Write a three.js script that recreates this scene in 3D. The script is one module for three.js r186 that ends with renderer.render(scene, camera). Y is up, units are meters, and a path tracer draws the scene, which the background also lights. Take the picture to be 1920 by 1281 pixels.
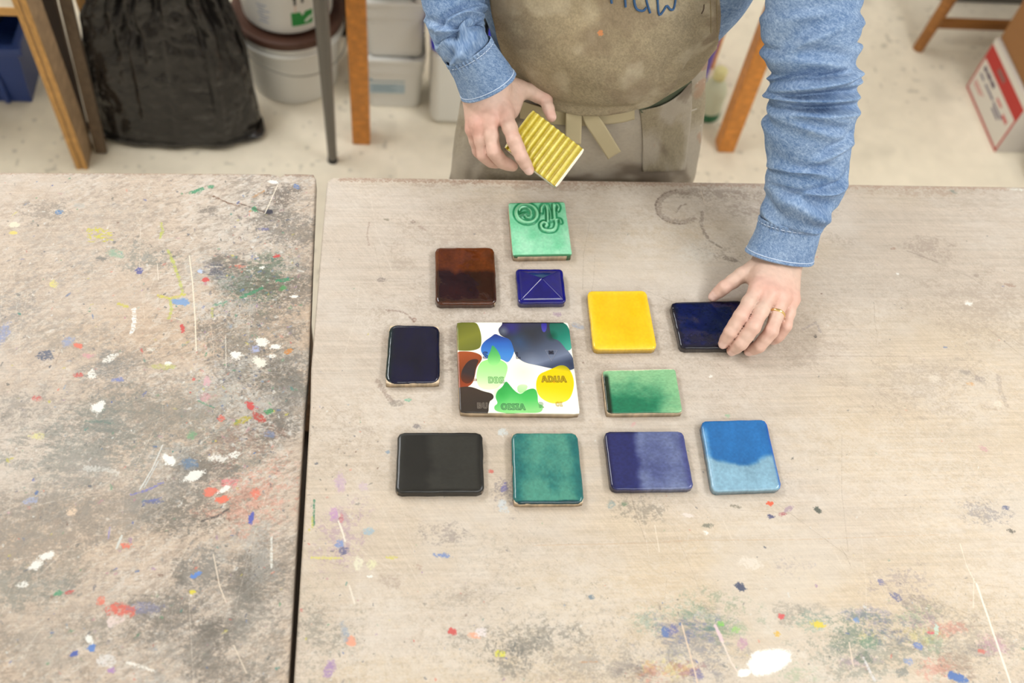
import * as THREE from 'three';
import { mergeGeometries, mergeVertices } from 'three/addons/utils/BufferGeometryUtils.js';
import { RoundedBoxGeometry } from 'three/addons/geometries/RoundedBoxGeometry.js';
import { RectAreaLightUniformsLib } from 'three/addons/lights/RectAreaLightUniformsLib.js';

// ---------------------------------------------------------------- camera, lights, exposure
const scene = new THREE.Scene();
const TABLE_H = 0.88;                       // bench top above the floor
const CAM = new THREE.Vector3(0, TABLE_H + 1.27, 0);
const FOCAL = 1911.6;                       // pixels, for a 1920 x 1281 frame
const camera = new THREE.PerspectiveCamera(2 * Math.atan(640.5 / FOCAL) * 180 / Math.PI, 1920 / 1281, 0.05, 60);
camera.rotation.order = 'YXZ';
camera.rotation.set(-56.4037 * Math.PI / 180, -11.6915 * Math.PI / 180, 9.7834 * Math.PI / 180);
camera.position.copy(CAM);
camera.focus = 1.5;
camera.userData.fStop = 2.6;
camera.updateMatrixWorld(true);
scene.add(camera);
const renderer = new THREE.WebGLRenderer();
renderer.toneMapping = THREE.LinearToneMapping;
renderer.toneMappingExposure = 0.67;
renderer.shadowMap.enabled = true;
RectAreaLightUniformsLib.init();
scene.background = new THREE.Color(0x000000);
const CEILING = 3.1;
// unseen ceiling lamps, main one inferred, others added to brighten bench and floor: [x, z, width, depth, strength]
const LAMPS = [[0.95, 1.3, 1.9, 0.7, 11.5], [-1.5, 1.1, 0.6, 1.8, 2.5], [1.9, -0.45, 0.5, 1.6, 24], [-1.25, -1.85, 0.6, 1.3, 28], [0.4, -3.1, 1.8, 0.5, 7]];
const LAMP_TINT = new THREE.Color(0.95, 0.975, 1.0);

// ---------------------------------------------------------------- helpers
const V = (x, y, z) => new THREE.Vector3(x, y, z);
function rng(seed) { let s = seed | 0; return () => { s = (s + 0x6d2b79f5) | 0; let t = Math.imul(s ^ (s >>> 15), 1 | s); t = (t + Math.imul(t ^ (t >>> 7), 61 | t)) ^ t; return ((t ^ (t >>> 14)) >>> 0) / 4294967296; }; }
const PERM = (() => { const r = rng(77), a = new Float32Array(65536); for (let i = 0; i < 65536; i++) a[i] = r(); return a; })();
const cell = (i, j) => PERM[((i * 7349) ^ (j * 9157) ^ ((i * j) << 3)) & 65535];
function noise(x, y) {
  const i = Math.floor(x), j = Math.floor(y); let u = x - i, v = y - j; u = u * u * (3 - 2 * u); v = v * v * (3 - 2 * v);
  const a = cell(i, j), b = cell(i + 1, j), c = cell(i, j + 1), d = cell(i + 1, j + 1);
  return a + (b - a) * u + (c - a) * v + (a - b - c + d) * u * v;
}
const fbm = (x, y, n = 4) => { let s = 0, a = 0.5, t = 0; for (let k = 0; k < n; k++) { s += a * noise(x, y); t += a; x = x * 2.03 + 17.7; y = y * 2.03 + 5.3; a *= 0.5; } return s / t; };
function noise3(x, y, z) { const k = Math.floor(z), w = z - k, s = w * w * (3 - 2 * w); return noise(x + k * 37.1, y + k * 11.3) * (1 - s) + noise(x + (k + 1) * 37.1, y + (k + 1) * 11.3) * s; }
const clamp = (x, a = 0, b = 1) => Math.min(b, Math.max(a, x));
const smooth = (a, b, x) => { const t = clamp((x - a) / (b - a)); return t * t * (3 - 2 * t); };
const lerp = (a, b, t) => a + (b - a) * t;
// a pixel of the photograph gives a direction; the thing it touches gives the distance
function ray(px, py) { return V((px - 960) / FOCAL, -(py - 640.5) / FOCAL, -1).applyQuaternion(camera.quaternion); }
function onY(px, py, y) { const d = ray(px, py); return CAM.clone().addScaledVector(d, (y - CAM.y) / d.y); }
function onZ(px, py, z) { const d = ray(px, py); return CAM.clone().addScaledVector(d, (z - CAM.z) / d.z); }
const onTable = (px, py) => onY(px, py, TABLE_H);
const onFloor = (px, py) => onY(px, py, 0);

const taken = {};
function numbered(name) { const n = taken[name] = (taken[name] ?? -1) + 1; return n ? name + '_' + String(n).padStart(3, '0') : name; }
function shade(o) { o.traverse((m) => { if (m.isMesh) { m.castShadow = true; m.receiveShadow = true; } }); return o; }
function tag(o, label, category, group) { o.userData.label = label; o.userData.category = category; if (group) o.userData.group = group; return o; }
function thing(name, label, category, pos = [0, 0, 0], turn = 0, group) {
  const o = new THREE.Group(); o.name = numbered(name); o.position.set(...pos); o.rotation.y = turn; scene.add(o);
  return tag(o, label, category, group);
}
function part(name, geo, mat, parent, label) {
  const g = Array.isArray(geo) ? join(geo) : geo;
  const m = new THREE.Mesh(g, mat); m.name = name; m.castShadow = m.receiveShadow = true; parent.add(m);
  if (label) m.userData.label = label;
  return m;
}
function struct(name, geo, mat) {
  const m = new THREE.Mesh(Array.isArray(geo) ? join(geo) : geo, mat); m.name = name; m.castShadow = m.receiveShadow = true; m.userData.kind = 'structure'; scene.add(m); return m;
}
function join(list) {
  const gs = list.map((g) => { const h = g.index ? g.toNonIndexed() : g.clone(); for (const k of Object.keys(h.attributes)) if (!['position', 'normal', 'uv'].includes(k)) h.deleteAttribute(k); if (!h.attributes.uv) h.setAttribute('uv', new THREE.BufferAttribute(new Float32Array(h.attributes.position.count * 2), 2)); return h; });
  return mergeGeometries(gs);
}
function box(w, h, d, x = 0, y = 0, z = 0, r = 0.003) { const g = r > 0 ? new RoundedBoxGeometry(w, h, d, 2, Math.min(r, w / 2.01, h / 2.01, d / 2.01)) : new THREE.BoxGeometry(w, h, d); g.translate(x, y, z); return g; }
function tube(pts, r, seg = 24, sides = 8, closed = false) { return new THREE.TubeGeometry(new THREE.CatmullRomCurve3(pts.map((p) => Array.isArray(p) ? V(...p) : p), closed, 'centripetal'), seg, r, sides, closed); }
function capsuleBetween(a, b, r0, r1, sides = 16) {
  const d = b.clone().sub(a), g = new THREE.CylinderGeometry(r1, r0, d.length(), sides, 1);
  g.translate(0, d.length() / 2, 0); g.applyQuaternion(new THREE.Quaternion().setFromUnitVectors(V(0, 1, 0), d.clone().normalize())); g.translate(a.x, a.y, a.z); return g;
}
function lathe(profile, seg = 64) { return new THREE.LatheGeometry(profile.map(([r, y]) => new THREE.Vector2(r, y)), seg); }
function dataTexture(w, h, fn, srgb = true) {
  const d = new Uint8Array(w * h * 4), c = [0, 0, 0];
  for (let j = 0; j < h; j++) for (let i = 0; i < w; i++) { fn((i + 0.5) / w, (j + 0.5) / h, c); const o = (j * w + i) * 4; d[o] = clamp(c[0], 0, 255); d[o + 1] = clamp(c[1], 0, 255); d[o + 2] = clamp(c[2], 0, 255); d[o + 3] = 255; }
  const t = new THREE.DataTexture(d, w, h); t.magFilter = THREE.LinearFilter; t.minFilter = THREE.LinearMipmapLinearFilter; t.wrapS = t.wrapT = THREE.RepeatWrapping; if (srgb) t.colorSpace = THREE.SRGBColorSpace; t.needsUpdate = true; return t;
}
function grey(w, h, fn) { return dataTexture(w, h, (u, v, c) => { c[0] = c[1] = c[2] = 255 * fn(u, v); }, false); }
// tileable noise on the unit square
const wrapNoise = (u, v, f, s = 0) => { const a = u * f, b = v * f, i = Math.floor(a), j = Math.floor(b); let x = a - i, y = b - j; x = x * x * (3 - 2 * x); y = y * y * (3 - 2 * y); const m = (k) => ((k % f) + f) % f, h = (p, q) => cell(m(p) + s * 131 + 3, m(q) + s * 57 + 9); return lerp(lerp(h(i, j), h(i + 1, j), x), lerp(h(i, j + 1), h(i + 1, j + 1), x), y); };
const mat = (color, roughness = 0.7, extra = {}) => new THREE.MeshStandardMaterial({ color, roughness, ...extra });

// A closed sheet through a grid of control points (rows of Vector3), Catmull-Rom both ways, with thickness.
function catmull(p0, p1, p2, p3, t) { const a = V(0, 0, 0), t2 = t * t, t3 = t2 * t; for (const [p, w] of [[p0, -0.5 * t3 + t2 - 0.5 * t], [p1, 1.5 * t3 - 2.5 * t2 + 1], [p2, -1.5 * t3 + 2 * t2 + 0.5 * t], [p3, 0.5 * t3 - 0.5 * t2]]) a.addScaledVector(p, w); return a; }
function spline(row, t) { const n = row.length - 1, k = Math.min(n - 1, Math.floor(t * n)), f = t * n - k; const g = (i) => row[clamp(i, 0, n)]; const a = i => i < 0 ? row[0].clone().multiplyScalar(2).sub(row[1]) : i > n ? row[n].clone().multiplyScalar(2).sub(row[n - 1]) : g(i); return catmull(a(k - 1), a(k), a(k + 1), a(k + 2), f); }
function sheet(rows, nu, nv, thick, bend, uvScale = 1) {
  const P = [], w = nu + 1, h = nv + 1;
  for (let j = 0; j <= nv; j++) { const cols = []; for (let c = 0; c < rows[0].length; c++) cols.push(spline(rows.map((r) => r[c]), j / nv)); for (let i = 0; i <= nu; i++) P.push(spline(cols, i / nu)); }
  const nrm = () => { const N = []; for (let j = 0; j < h; j++) for (let i = 0; i < w; i++) { const a = P[j * w + Math.min(i + 1, nu)].clone().sub(P[j * w + Math.max(i - 1, 0)]), b = P[Math.min(j + 1, nv) * w + i].clone().sub(P[Math.max(j - 1, 0) * w + i]); N.push(b.cross(a).normalize()); } return N; };
  let N = nrm();
  if (bend) { P.forEach((p, k) => p.addScaledVector(N[k], bend((k % w) / nu, Math.floor(k / w) / nv, p))); N = nrm(); }
  const pos = [], uv = [], idx = [], M = P.length;
  for (const s of [0, 1]) P.forEach((p, k) => { pos.push(p.x - N[k].x * thick * s, p.y - N[k].y * thick * s, p.z - N[k].z * thick * s); uv.push((k % w) / nu * uvScale, Math.floor(k / w) / nv * uvScale); });
  const quad = (a, b, c, d) => idx.push(a, b, c, a, c, d);
  for (let j = 0; j < nv; j++) for (let i = 0; i < nu; i++) { const a = j * w + i; quad(a, a + w, a + w + 1, a + 1); quad(M + a, M + a + 1, M + a + w + 1, M + a + w); }
  const rim = []; for (let i = 0; i < nu; i++) rim.push(i); for (let j = 0; j < nv; j++) rim.push(j * w + nu); for (let i = nu; i > 0; i--) rim.push(nv * w + i); for (let j = nv; j > 0; j--) rim.push(j * w);
  rim.forEach((a, k) => { const b = rim[(k + 1) % rim.length]; quad(a, b, M + b, M + a); });
  const g = new THREE.BufferGeometry(); g.setAttribute('position', new THREE.Float32BufferAttribute(pos, 3)); g.setAttribute('uv', new THREE.Float32BufferAttribute(uv, 2)); g.setIndex(idx); g.computeVertexNormals(); return g;
}
// A tube lofted through rings {c: centre, rx, rz?}: bend(s, angle) adds to the radius; across = direction of angle 0.
function loft(rings, ns, nt, bend, across = V(1, 0, 0), caps = true, uvm = [1, 1], axis = null) {
  const C = rings.map((r) => r.c), A = rings.map((r) => V(r.rx, r.rz ?? r.rx, 0)), pos = [], uv = [], idx = [];
  const pts = [], rad = []; for (let j = 0; j <= ns; j++) { pts.push(spline(C, j / ns)); rad.push(spline(A, j / ns)); }
  let len = 0;
  for (let j = 0; j <= ns; j++) {
    const t = axis ? axis.clone() : pts[Math.min(j + 1, ns)].clone().sub(pts[Math.max(j - 1, 0)]).normalize(), u = across.clone().addScaledVector(t, -across.dot(t)).normalize(), v = t.clone().cross(u);
    if (j) len += pts[j].distanceTo(pts[j - 1]);
    for (let i = 0; i <= nt; i++) {
      const a = i / nt * Math.PI * 2, c = Math.cos(a), s = Math.sin(a), d = bend ? bend(j / ns, i === nt ? 0 : a, pts[j]) : 0;
      const p = pts[j].clone().addScaledVector(u, c * (rad[j].x + d)).addScaledVector(v, s * (rad[j].y + d)); pos.push(p.x, p.y, p.z); uv.push(i / nt * uvm[0], len * uvm[1]);
    }
  }
  const w = nt + 1;
  for (let j = 0; j < ns; j++) for (let i = 0; i < nt; i++) { const a = j * w + i; idx.push(a, a + 1, a + w + 1, a, a + w + 1, a + w); }
  if (caps) for (const [j, f] of [[0, 1], [ns, 0]]) { const k = pos.length / 3; pos.push(pts[j].x, pts[j].y, pts[j].z); uv.push(0.5, 0); for (let i = 0; i < nt; i++) f ? idx.push(k, j * w + i + 1, j * w + i) : idx.push(k, j * w + i, j * w + i + 1); }
  const g = new THREE.BufferGeometry(); g.setAttribute('position', new THREE.Float32BufferAttribute(pos, 3)); g.setAttribute('uv', new THREE.Float32BufferAttribute(uv, 2)); g.setIndex(idx); g.computeVertexNormals();
  const n = g.attributes.normal; for (let j = 0; j <= ns; j++) { const a = j * w, b = a + nt; const m = V(n.getX(a) + n.getX(b), n.getY(a) + n.getY(b), n.getZ(a) + n.getZ(b)).normalize(); n.setXYZ(a, m.x, m.y, m.z); n.setXYZ(b, m.x, m.y, m.z); }
  return g;
}
// Surface nets: the zero surface of a distance function inside a box.
function surface(sdf, lo, hi, h) {
  const n = [0, 1, 2].map((k) => Math.ceil((hi[k] - lo[k]) / h) + 1), [nx, ny, nz] = n, F = new Float32Array(nx * ny * nz);
  for (let k = 0, o = 0; k < nz; k++) for (let j = 0; j < ny; j++) for (let i = 0; i < nx; i++, o++) F[o] = sdf(lo[0] + i * h, lo[1] + j * h, lo[2] + k * h);
  const id = new Int32Array(nx * ny * nz).fill(-1), pos = [], idx = [], at = (i, j, k) => (k * ny + j) * nx + i;
  const E = [[0, 1], [0, 2], [0, 4], [1, 3], [1, 5], [2, 3], [2, 6], [3, 7], [4, 5], [4, 6], [5, 7], [6, 7]];
  for (let k = 0; k < nz - 1; k++) for (let j = 0; j < ny - 1; j++) for (let i = 0; i < nx - 1; i++) {
    const f = []; let neg = 0; for (let c = 0; c < 8; c++) { const v = F[at(i + (c & 1), j + ((c >> 1) & 1), k + (c >> 2))]; f.push(v); if (v < 0) neg++; }
    if (neg === 0 || neg === 8) continue;
    let x = 0, y = 0, z = 0, m = 0;
    for (const [a, b] of E) if ((f[a] < 0) !== (f[b] < 0)) { const t = f[a] / (f[a] - f[b]); x += lerp(a & 1, b & 1, t); y += lerp((a >> 1) & 1, (b >> 1) & 1, t); z += lerp(a >> 2, b >> 2, t); m++; }
    id[at(i, j, k)] = pos.length / 3; pos.push(lo[0] + (i + x / m) * h, lo[1] + (j + y / m) * h, lo[2] + (k + z / m) * h);
  }
  const quad = (a, b, c, d, flip) => { if (a < 0 || b < 0 || c < 0 || d < 0) return; flip ? idx.push(a, c, b, a, d, c) : idx.push(a, b, c, a, c, d); };
  for (let k = 0; k < nz; k++) for (let j = 0; j < ny; j++) for (let i = 0; i < nx; i++) {
    const v = F[at(i, j, k)] < 0;
    if (i < nx - 1 && j > 0 && k > 0 && v !== F[at(i + 1, j, k)] < 0) quad(id[at(i, j - 1, k - 1)], id[at(i, j, k - 1)], id[at(i, j, k)], id[at(i, j - 1, k)], !v);
    if (j < ny - 1 && i > 0 && k > 0 && v !== F[at(i, j + 1, k)] < 0) quad(id[at(i - 1, j, k - 1)], id[at(i - 1, j, k)], id[at(i, j, k)], id[at(i, j, k - 1)], !v);
    if (k < nz - 1 && i > 0 && j > 0 && v !== F[at(i, j, k + 1)] < 0) quad(id[at(i - 1, j - 1, k)], id[at(i, j - 1, k)], id[at(i, j, k)], id[at(i - 1, j, k)], !v);
  }
  const nor = new Float32Array(pos.length), e = h * 0.35;
  for (let q = 0; q < pos.length; q += 3) { const [x, y, z] = [pos[q], pos[q + 1], pos[q + 2]]; const a = sdf(x + e, y, z) - sdf(x - e, y, z), b = sdf(x, y + e, z) - sdf(x, y - e, z), c = sdf(x, y, z + e) - sdf(x, y, z - e), l = Math.hypot(a, b, c) || 1; nor[q] = a / l; nor[q + 1] = b / l; nor[q + 2] = c / l; }
  const g = new THREE.BufferGeometry(); g.setAttribute('position', new THREE.Float32BufferAttribute(pos, 3)); g.setAttribute('normal', new THREE.BufferAttribute(nor, 3)); g.setIndex(idx); return g;
}
function cone(x, y, z, a, b, ra, rb) { const dx = b.x - a.x, dy = b.y - a.y, dz = b.z - a.z, px = x - a.x, py = y - a.y, pz = z - a.z, t = clamp((px * dx + py * dy + pz * dz) / (dx * dx + dy * dy + dz * dz + 1e-12)); return Math.hypot(px - dx * t, py - dy * t, pz - dz * t) - (ra + (rb - ra) * t); }
const smin = (a, b, k) => { const h = Math.max(k - Math.abs(a - b), 0) / k; return Math.min(a, b) - h * h * k * 0.25; };

// ---------------------------------------------------------------- the room
const plaster = mat(0xe9e5dc, 0.9), ceilingPaint = mat(0xefece5, 0.92);
const floorMap = dataTexture(1024, 1024, (u, v, c) => {
  const x = u * 6, y = v * 6, n = fbm(x * 1.6, y * 1.6, 5), f = fbm(x * 30, y * 30, 3); let k = 0.93 + 0.1 * (n - 0.5) + 0.06 * (f - 0.5);
  const scuff = smooth(0.66, 0.8, fbm(x * 4.1 + 9, y * 4.1, 4)); k -= 0.07 * scuff;
  const dot = smooth(0.86, 0.93, noise(x * 60, y * 60)) * smooth(0.45, 0.65, fbm(x * 2 + 40, y * 2, 2)); k -= 0.14 * dot;
  c[0] = 246 * k; c[1] = 235 * k; c[2] = 212 * k;
});
const RX0 = -2.6, RX1 = 3.0, RZ0 = -3.6, RZ1 = 2.6, RW = RX1 - RX0, RD = RZ1 - RZ0, RCX = (RX0 + RX1) / 2, RCZ = (RZ0 + RZ1) / 2;
{
  const g = new THREE.BoxGeometry(RW + 0.4, 0.1, RD + 0.4); g.translate(RCX, -0.05, RCZ);
  const p = g.attributes.position, uv = g.attributes.uv; for (let i = 0; i < p.count; i++) uv.setXY(i, p.getX(i) / 6, p.getZ(i) / 6);
  struct('floor', g, mat(0xffffff, 0.6, { map: floorMap }));
  struct('ceiling', new THREE.BoxGeometry(RW + 0.4, 0.1, RD + 0.4).translate(RCX, CEILING + 0.05, RCZ), ceilingPaint);
  struct('wall_back', new THREE.BoxGeometry(RW + 0.4, CEILING, 0.1).translate(RCX, CEILING / 2, RZ0 - 0.05), plaster);
  struct('wall_front', new THREE.BoxGeometry(RW + 0.4, CEILING, 0.1).translate(RCX, CEILING / 2, RZ1 + 0.05), plaster);
  struct('wall_left', new THREE.BoxGeometry(0.1, CEILING, RD).translate(RX0 - 0.05, CEILING / 2, RCZ), plaster);
  struct('wall_right', new THREE.BoxGeometry(0.1, CEILING, RD).translate(RX1 + 0.05, CEILING / 2, RCZ), plaster);
}
const lampMetal = mat(0xe8e8e6, 0.4), diffuser = new THREE.MeshStandardMaterial({ color: 0xffffff, roughness: 0.5, emissive: LAMP_TINT, emissiveIntensity: 2.2 });
const lampSpots = ['in front of the bench with the tiles', 'added as fill over the front left of the room', 'added over the right wall side to even out the bench light', 'added over the back left of the room to brighten the floor', 'added along the back wall to brighten the floor'];
LAMPS.forEach(([x, z, w, d, power], i) => {
  const t = thing('unseen_lamp', 'long white ceiling lamp with a diffuser ' + lampSpots[i], 'lamp', [x, CEILING - 0.08, z], 0, 'unseen ceiling lamps');
  part('housing', box(w + 0.04, 0.055, d + 0.04, 0, 0.0525, 0, 0.01), lampMetal, t);
  part('diffuser', box(w, 0.02, d, 0, 0.013, 0, 0.004), diffuser, t);
  const l = new THREE.RectAreaLight(LAMP_TINT, power, w, d); l.name = 'lamp_light'; l.position.set(0, -0.004, 0); l.rotation.x = -Math.PI / 2; l.castShadow = true; t.add(l);
});

// ---------------------------------------------------------------- the two work benches
class Paint {
  constructor(w, h, x0, z0, x1, z1) { Object.assign(this, { w, h, x0, z0, x1, z1, kx: w / (x1 - x0), kz: h / (z1 - z0) }); this.b = new Float32Array(w * h * 3); this.r = new Float32Array(w * h).fill(0.5); }
  fill(fn) { const c = [0, 0, 0, 0.5]; for (let j = 0, o = 0; j < this.h; j++) for (let i = 0; i < this.w; i++, o++) { fn(this.x0 + (i + 0.5) / this.kx, this.z0 + (j + 0.5) / this.kz, c); this.b[o * 3] = c[0]; this.b[o * 3 + 1] = c[1]; this.b[o * 3 + 2] = c[2]; this.r[o] = c[3]; } }
  over(xa, za, xb, zb, fn) {   // fn(x, z) gives cover 0..1
    const i0 = Math.max(0, Math.floor((xa - this.x0) * this.kx)), i1 = Math.min(this.w - 1, Math.ceil((xb - this.x0) * this.kx)), j0 = Math.max(0, Math.floor((za - this.z0) * this.kz)), j1 = Math.min(this.h - 1, Math.ceil((zb - this.z0) * this.kz));
    for (let j = j0; j <= j1; j++) for (let i = i0; i <= i1; i++) { const a = fn(this.x0 + (i + 0.5) / this.kx, this.z0 + (j + 0.5) / this.kz); if (a > 0) this.put(j * this.w + i, a); }
  }
  put(o, a) { const c = this.color, b = this.b; b[o * 3] += (c[0] - b[o * 3]) * a; b[o * 3 + 1] += (c[1] - b[o * 3 + 1]) * a; b[o * 3 + 2] += (c[2] - b[o * 3 + 2]) * a; this.r[o] += this.lift * a; }
  blob(x, z, rx, rz, turn, color, alpha = 0.9, ragged = 0.7, lift = 0.15, worn = true) {
    this.color = color; this.lift = lift; const c = Math.cos(turn), s = Math.sin(turn), R = Math.max(rx, rz) * 1.5, f = 0.5 / Math.min(rx, rz), q = x * 631 + z * 377;
    this.over(x - R, z - R, x + R, z + R, (X, Z) => { const u = ((X - x) * c + (Z - z) * s) / rx, v = (-(X - x) * s + (Z - z) * c) / rz, d = Math.hypot(u, v) + ragged * ((fbm((X + q) * f * 2.2, (Z - q) * f * 2.2, 3) - 0.5) * 1.5 + (noise(X * 950 + q, Z * 1300) - 0.5) * 0.8); if (d > 1.15) return 0; return alpha * smooth(1.12, 0.8, d) * (worn ? 0.3 + 0.7 * smooth(0.28, 0.52, fbm(X * 430 + q, Z * 520, 2)) : 1); });
  }
  stroke(pts, wd, color, alpha = 0.8, ragged = 0.5, lift = 0.1) {
    this.color = color; this.lift = lift; let xa = 9, za = 9, xb = -9, zb = -9; for (const [x, z] of pts) { xa = Math.min(xa, x); xb = Math.max(xb, x); za = Math.min(za, z); zb = Math.max(zb, z); }
    this.over(xa - wd * 2, za - wd * 2, xb + wd * 2, zb + wd * 2, (X, Z) => {
      let d = 9; for (let k = 0; k + 1 < pts.length; k++) { const [ax, az] = pts[k], [bx, bz] = pts[k + 1], ex = bx - ax, ez = bz - az, t = clamp(((X - ax) * ex + (Z - az) * ez) / (ex * ex + ez * ez + 1e-9)); d = Math.min(d, Math.hypot(X - ax - ex * t, Z - az - ez * t)); }
      return alpha * smooth(1.1, 0.7, d / wd + ragged * (fbm(X * 420, Z * 420, 3) - 0.5) * 2.4) * (ragged > 0.45 ? 0.3 + 0.7 * smooth(0.3, 0.55, fbm(X * 400, Z * 700, 2)) : 1);
    });
  }
  grime(x, z, rx, rz, color, alpha, cover = 0.5, size = 620) {   // broken specks, denser in the middle
    this.color = color; this.lift = -0.04; const q = x * 91 + z * 57;
    this.over(x - rx * 1.25, z - rz * 1.25, x + rx * 1.25, z + rz * 1.25, (X, Z) => { const d = Math.hypot((X - x) / rx, (Z - z) / rz) + 0.9 * (fbm(X * 26 + q, Z * 34, 3) - 0.5); if (d > 1.1) return 0; const n = 0.4 * fbm((X * 0.8 + Z * 0.35) * size + q, (Z - X * 0.3) * size, 2) + 0.35 * fbm(X * 210 + q, Z * 260, 2) + 0.25 * fbm(X * 70, Z * 95 + q, 2), t = 0.72 - cover * 0.36 * clamp(1.15 - d); return alpha * smooth(t - 0.13, t + 0.11, n) * smooth(1.1, 0.55, d); });
  }
  mottle(color, alpha, seed, dens, t0, t1, fx = 85, fz = 215, turn = 0.6) {   // patchy film over the whole top
    this.color = color; this.lift = 0; const ct = Math.cos(turn), st = Math.sin(turn), cs = 0.005, gw = Math.ceil((this.x1 - this.x0) / cs) + 2, gh = Math.ceil((this.z1 - this.z0) / cs) + 2, G = new Float32Array(gw * gh); for (let j = 0; j < gh; j++) for (let i = 0; i < gw; i++) G[j * gw + i] = dens(this.x0 + i * cs, this.z0 + j * cs);
    const at2 = (X, Z) => { const u = (X - this.x0) / cs, v = (Z - this.z0) / cs, i = u | 0, j = v | 0, a = u - i, b = v - j, o = j * gw + i; return (G[o] * (1 - a) + G[o + 1] * a) * (1 - b) + (G[o + gw] * (1 - a) + G[o + gw + 1] * a) * b; };
    this.over(this.x0, this.z0, this.x1, this.z1, (X, Z) => { const k = at2(X, Z); if (k <= 0.01) return 0; const A = X * ct - Z * st; Z = X * st + Z * ct; X = A; const n = 0.42 * noise(X * fx + seed, Z * fz) + 0.33 * noise((X + Z * 0.4) * fx * 2.7, (Z - X * 0.4) * fz * 2.3 + seed) + 0.25 * noise(X * fx * 6 + seed, Z * fz * 6); return alpha * k * smooth(t0, t1, n); });
  }
  textures() {
    const n = this.w * this.h, d = new Uint8Array(n * 4), e = new Uint8Array(n * 4);
    for (let o = 0; o < n; o++) { for (let c = 0; c < 3; c++) { d[o * 4 + c] = clamp(this.b[o * 3 + c] * this.dull, 0, 255); e[o * 4 + c] = clamp(this.r[o] * 255, 0, 255); } d[o * 4 + 3] = e[o * 4 + 3] = 255; }
    return [d, e].map((a, k) => { const t = new THREE.DataTexture(a, this.w, this.h); t.magFilter = THREE.LinearFilter; t.minFilter = THREE.LinearMipmapLinearFilter; if (!k) t.colorSpace = THREE.SRGBColorSpace; t.needsUpdate = true; return t; });
  }
}
const TABLE_FRONT = -0.02, LEFT_END = -1.32, RIGHT_END = 1.52;
const at = (px, py) => { const p = onTable(px, py); return [p.x, p.z]; };
const MM = (n) => n * 0.00075;             // about one pixel of the photograph on the bench top
function bareWood(P, tone, warm, seed) {
  P.fill((x, z, c) => {
    const g1 = fbm(x * 5 + seed, z * 190, 4), g2 = fbm(x * 22 + seed, z * 620, 3), band = fbm(x * 0.7 + seed * 3, z * 13, 3), cloud = fbm(x * 5.5 + seed, z * 7.5, 4), fine = noise(x * 900, z * 900);
    const scr = fbm((x * 0.8 + z) * 60, (x - z * 0.8) * 520, 2);
    let k = 1 + 0.09 * (g1 - 0.5) + 0.1 * (g2 - 0.5) + 0.08 * (band - 0.5) + 0.06 * (fine - 0.5) + 0.08 * (scr - 0.5);
    const w = warm(x, z), chalk = smooth(0.4, 0.78, cloud + 0.3 * (fbm(x * 45, z * 90, 3) - 0.5));
    let r = lerp(tone[0], tone[3], w) * k, g = lerp(tone[1], tone[4], w) * k, b = lerp(tone[2], tone[5], w) * k;
    const q = 0.45 * chalk; r = lerp(r, 214, q); g = lerp(g, 206, q); b = lerp(b, 197, q);
    c[0] = r; c[1] = g; c[2] = b; c[3] = 0.5 + 0.34 * (g2 - 0.5) + 0.22 * (scr - 0.5) + 0.1 * (fine - 0.5);
  });
}
const PAINTS = [[84, 84, 78], [112, 112, 108], [70, 74, 88], [226, 226, 220], [240, 238, 230], [58, 92, 160], [74, 86, 158], [62, 130, 90], [88, 140, 96], [214, 78, 66], [226, 110, 86], [206, 196, 70], [150, 110, 160], [98, 66, 50], [130, 150, 176], [190, 120, 140], [46, 120, 110]];
function specks(P, seed, count, place, sizes = [0.4, 2.4]) {
  const r = rng(seed);
  for (let n = 0; n < count; n++) { const [x, z] = place(r); const s = (sizes[0] + (sizes[1] - sizes[0]) * r() ** 3.2) / 1000, k = Math.floor(r() * 2.2 * PAINTS.length), col = PAINTS[k < PAINTS.length ? k : k % 5].map((v) => v * 0.82 + 30); P.blob(x, z, s * (0.7 + r() * 1.3), s * (0.5 + 0.5 * r()), r() * 3.1, col, 0.3 + 0.5 * r(), 0.9); }
}
function scratches(P, seed, count, x0, z0, x1, z1, lean) {
  const r = rng(seed);
  for (let n = 0; n < count; n++) { const x = lerp(x0, x1, r()), z = lerp(z0, z1, r()), a = lean + (r() - 0.5) * 1.9, l = 0.01 + 0.09 * r() ** 2, k = (r() - 0.5) * 0.4; P.stroke([[x, z], [x + Math.cos(a) * l, z + Math.sin(a) * l], [x + Math.cos(a) * l + Math.cos(a + k) * l, z + Math.sin(a) * l + Math.sin(a + k) * l]], 0.0003 + 0.0004 * r(), r() < 0.8 ? [232, 222, 208] : [128, 114, 100], 0.12 + 0.26 * r() ** 2, 0.6, -0.1); }
}
const pxStroke = (P, w, color, alpha, rag, ...pts) => P.stroke(pts.map(([x, y]) => at(x, y)), MM(w), color, alpha, rag);
const pxBlob = (P, x, y, rx, rz, turn, color, alpha = 0.85, rag = 0.75) => { const [a, b] = at(x, y); P.blob(a, b, MM(rx) * (alpha < 1 ? 1.15 : 1), MM(rz) * (alpha < 1 ? 1.15 : 1), turn, color, alpha, alpha < 1 ? rag : 0.4, 0.15, alpha < 0.9); };
const pxSpeckle = (P, x, y, rx, rz, color, alpha, cover, size) => { const [a, b] = at(x, y); P.grime(a, b, MM(rx), MM(rz) * 1.15, color, alpha * 0.85, cover, size); };
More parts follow.
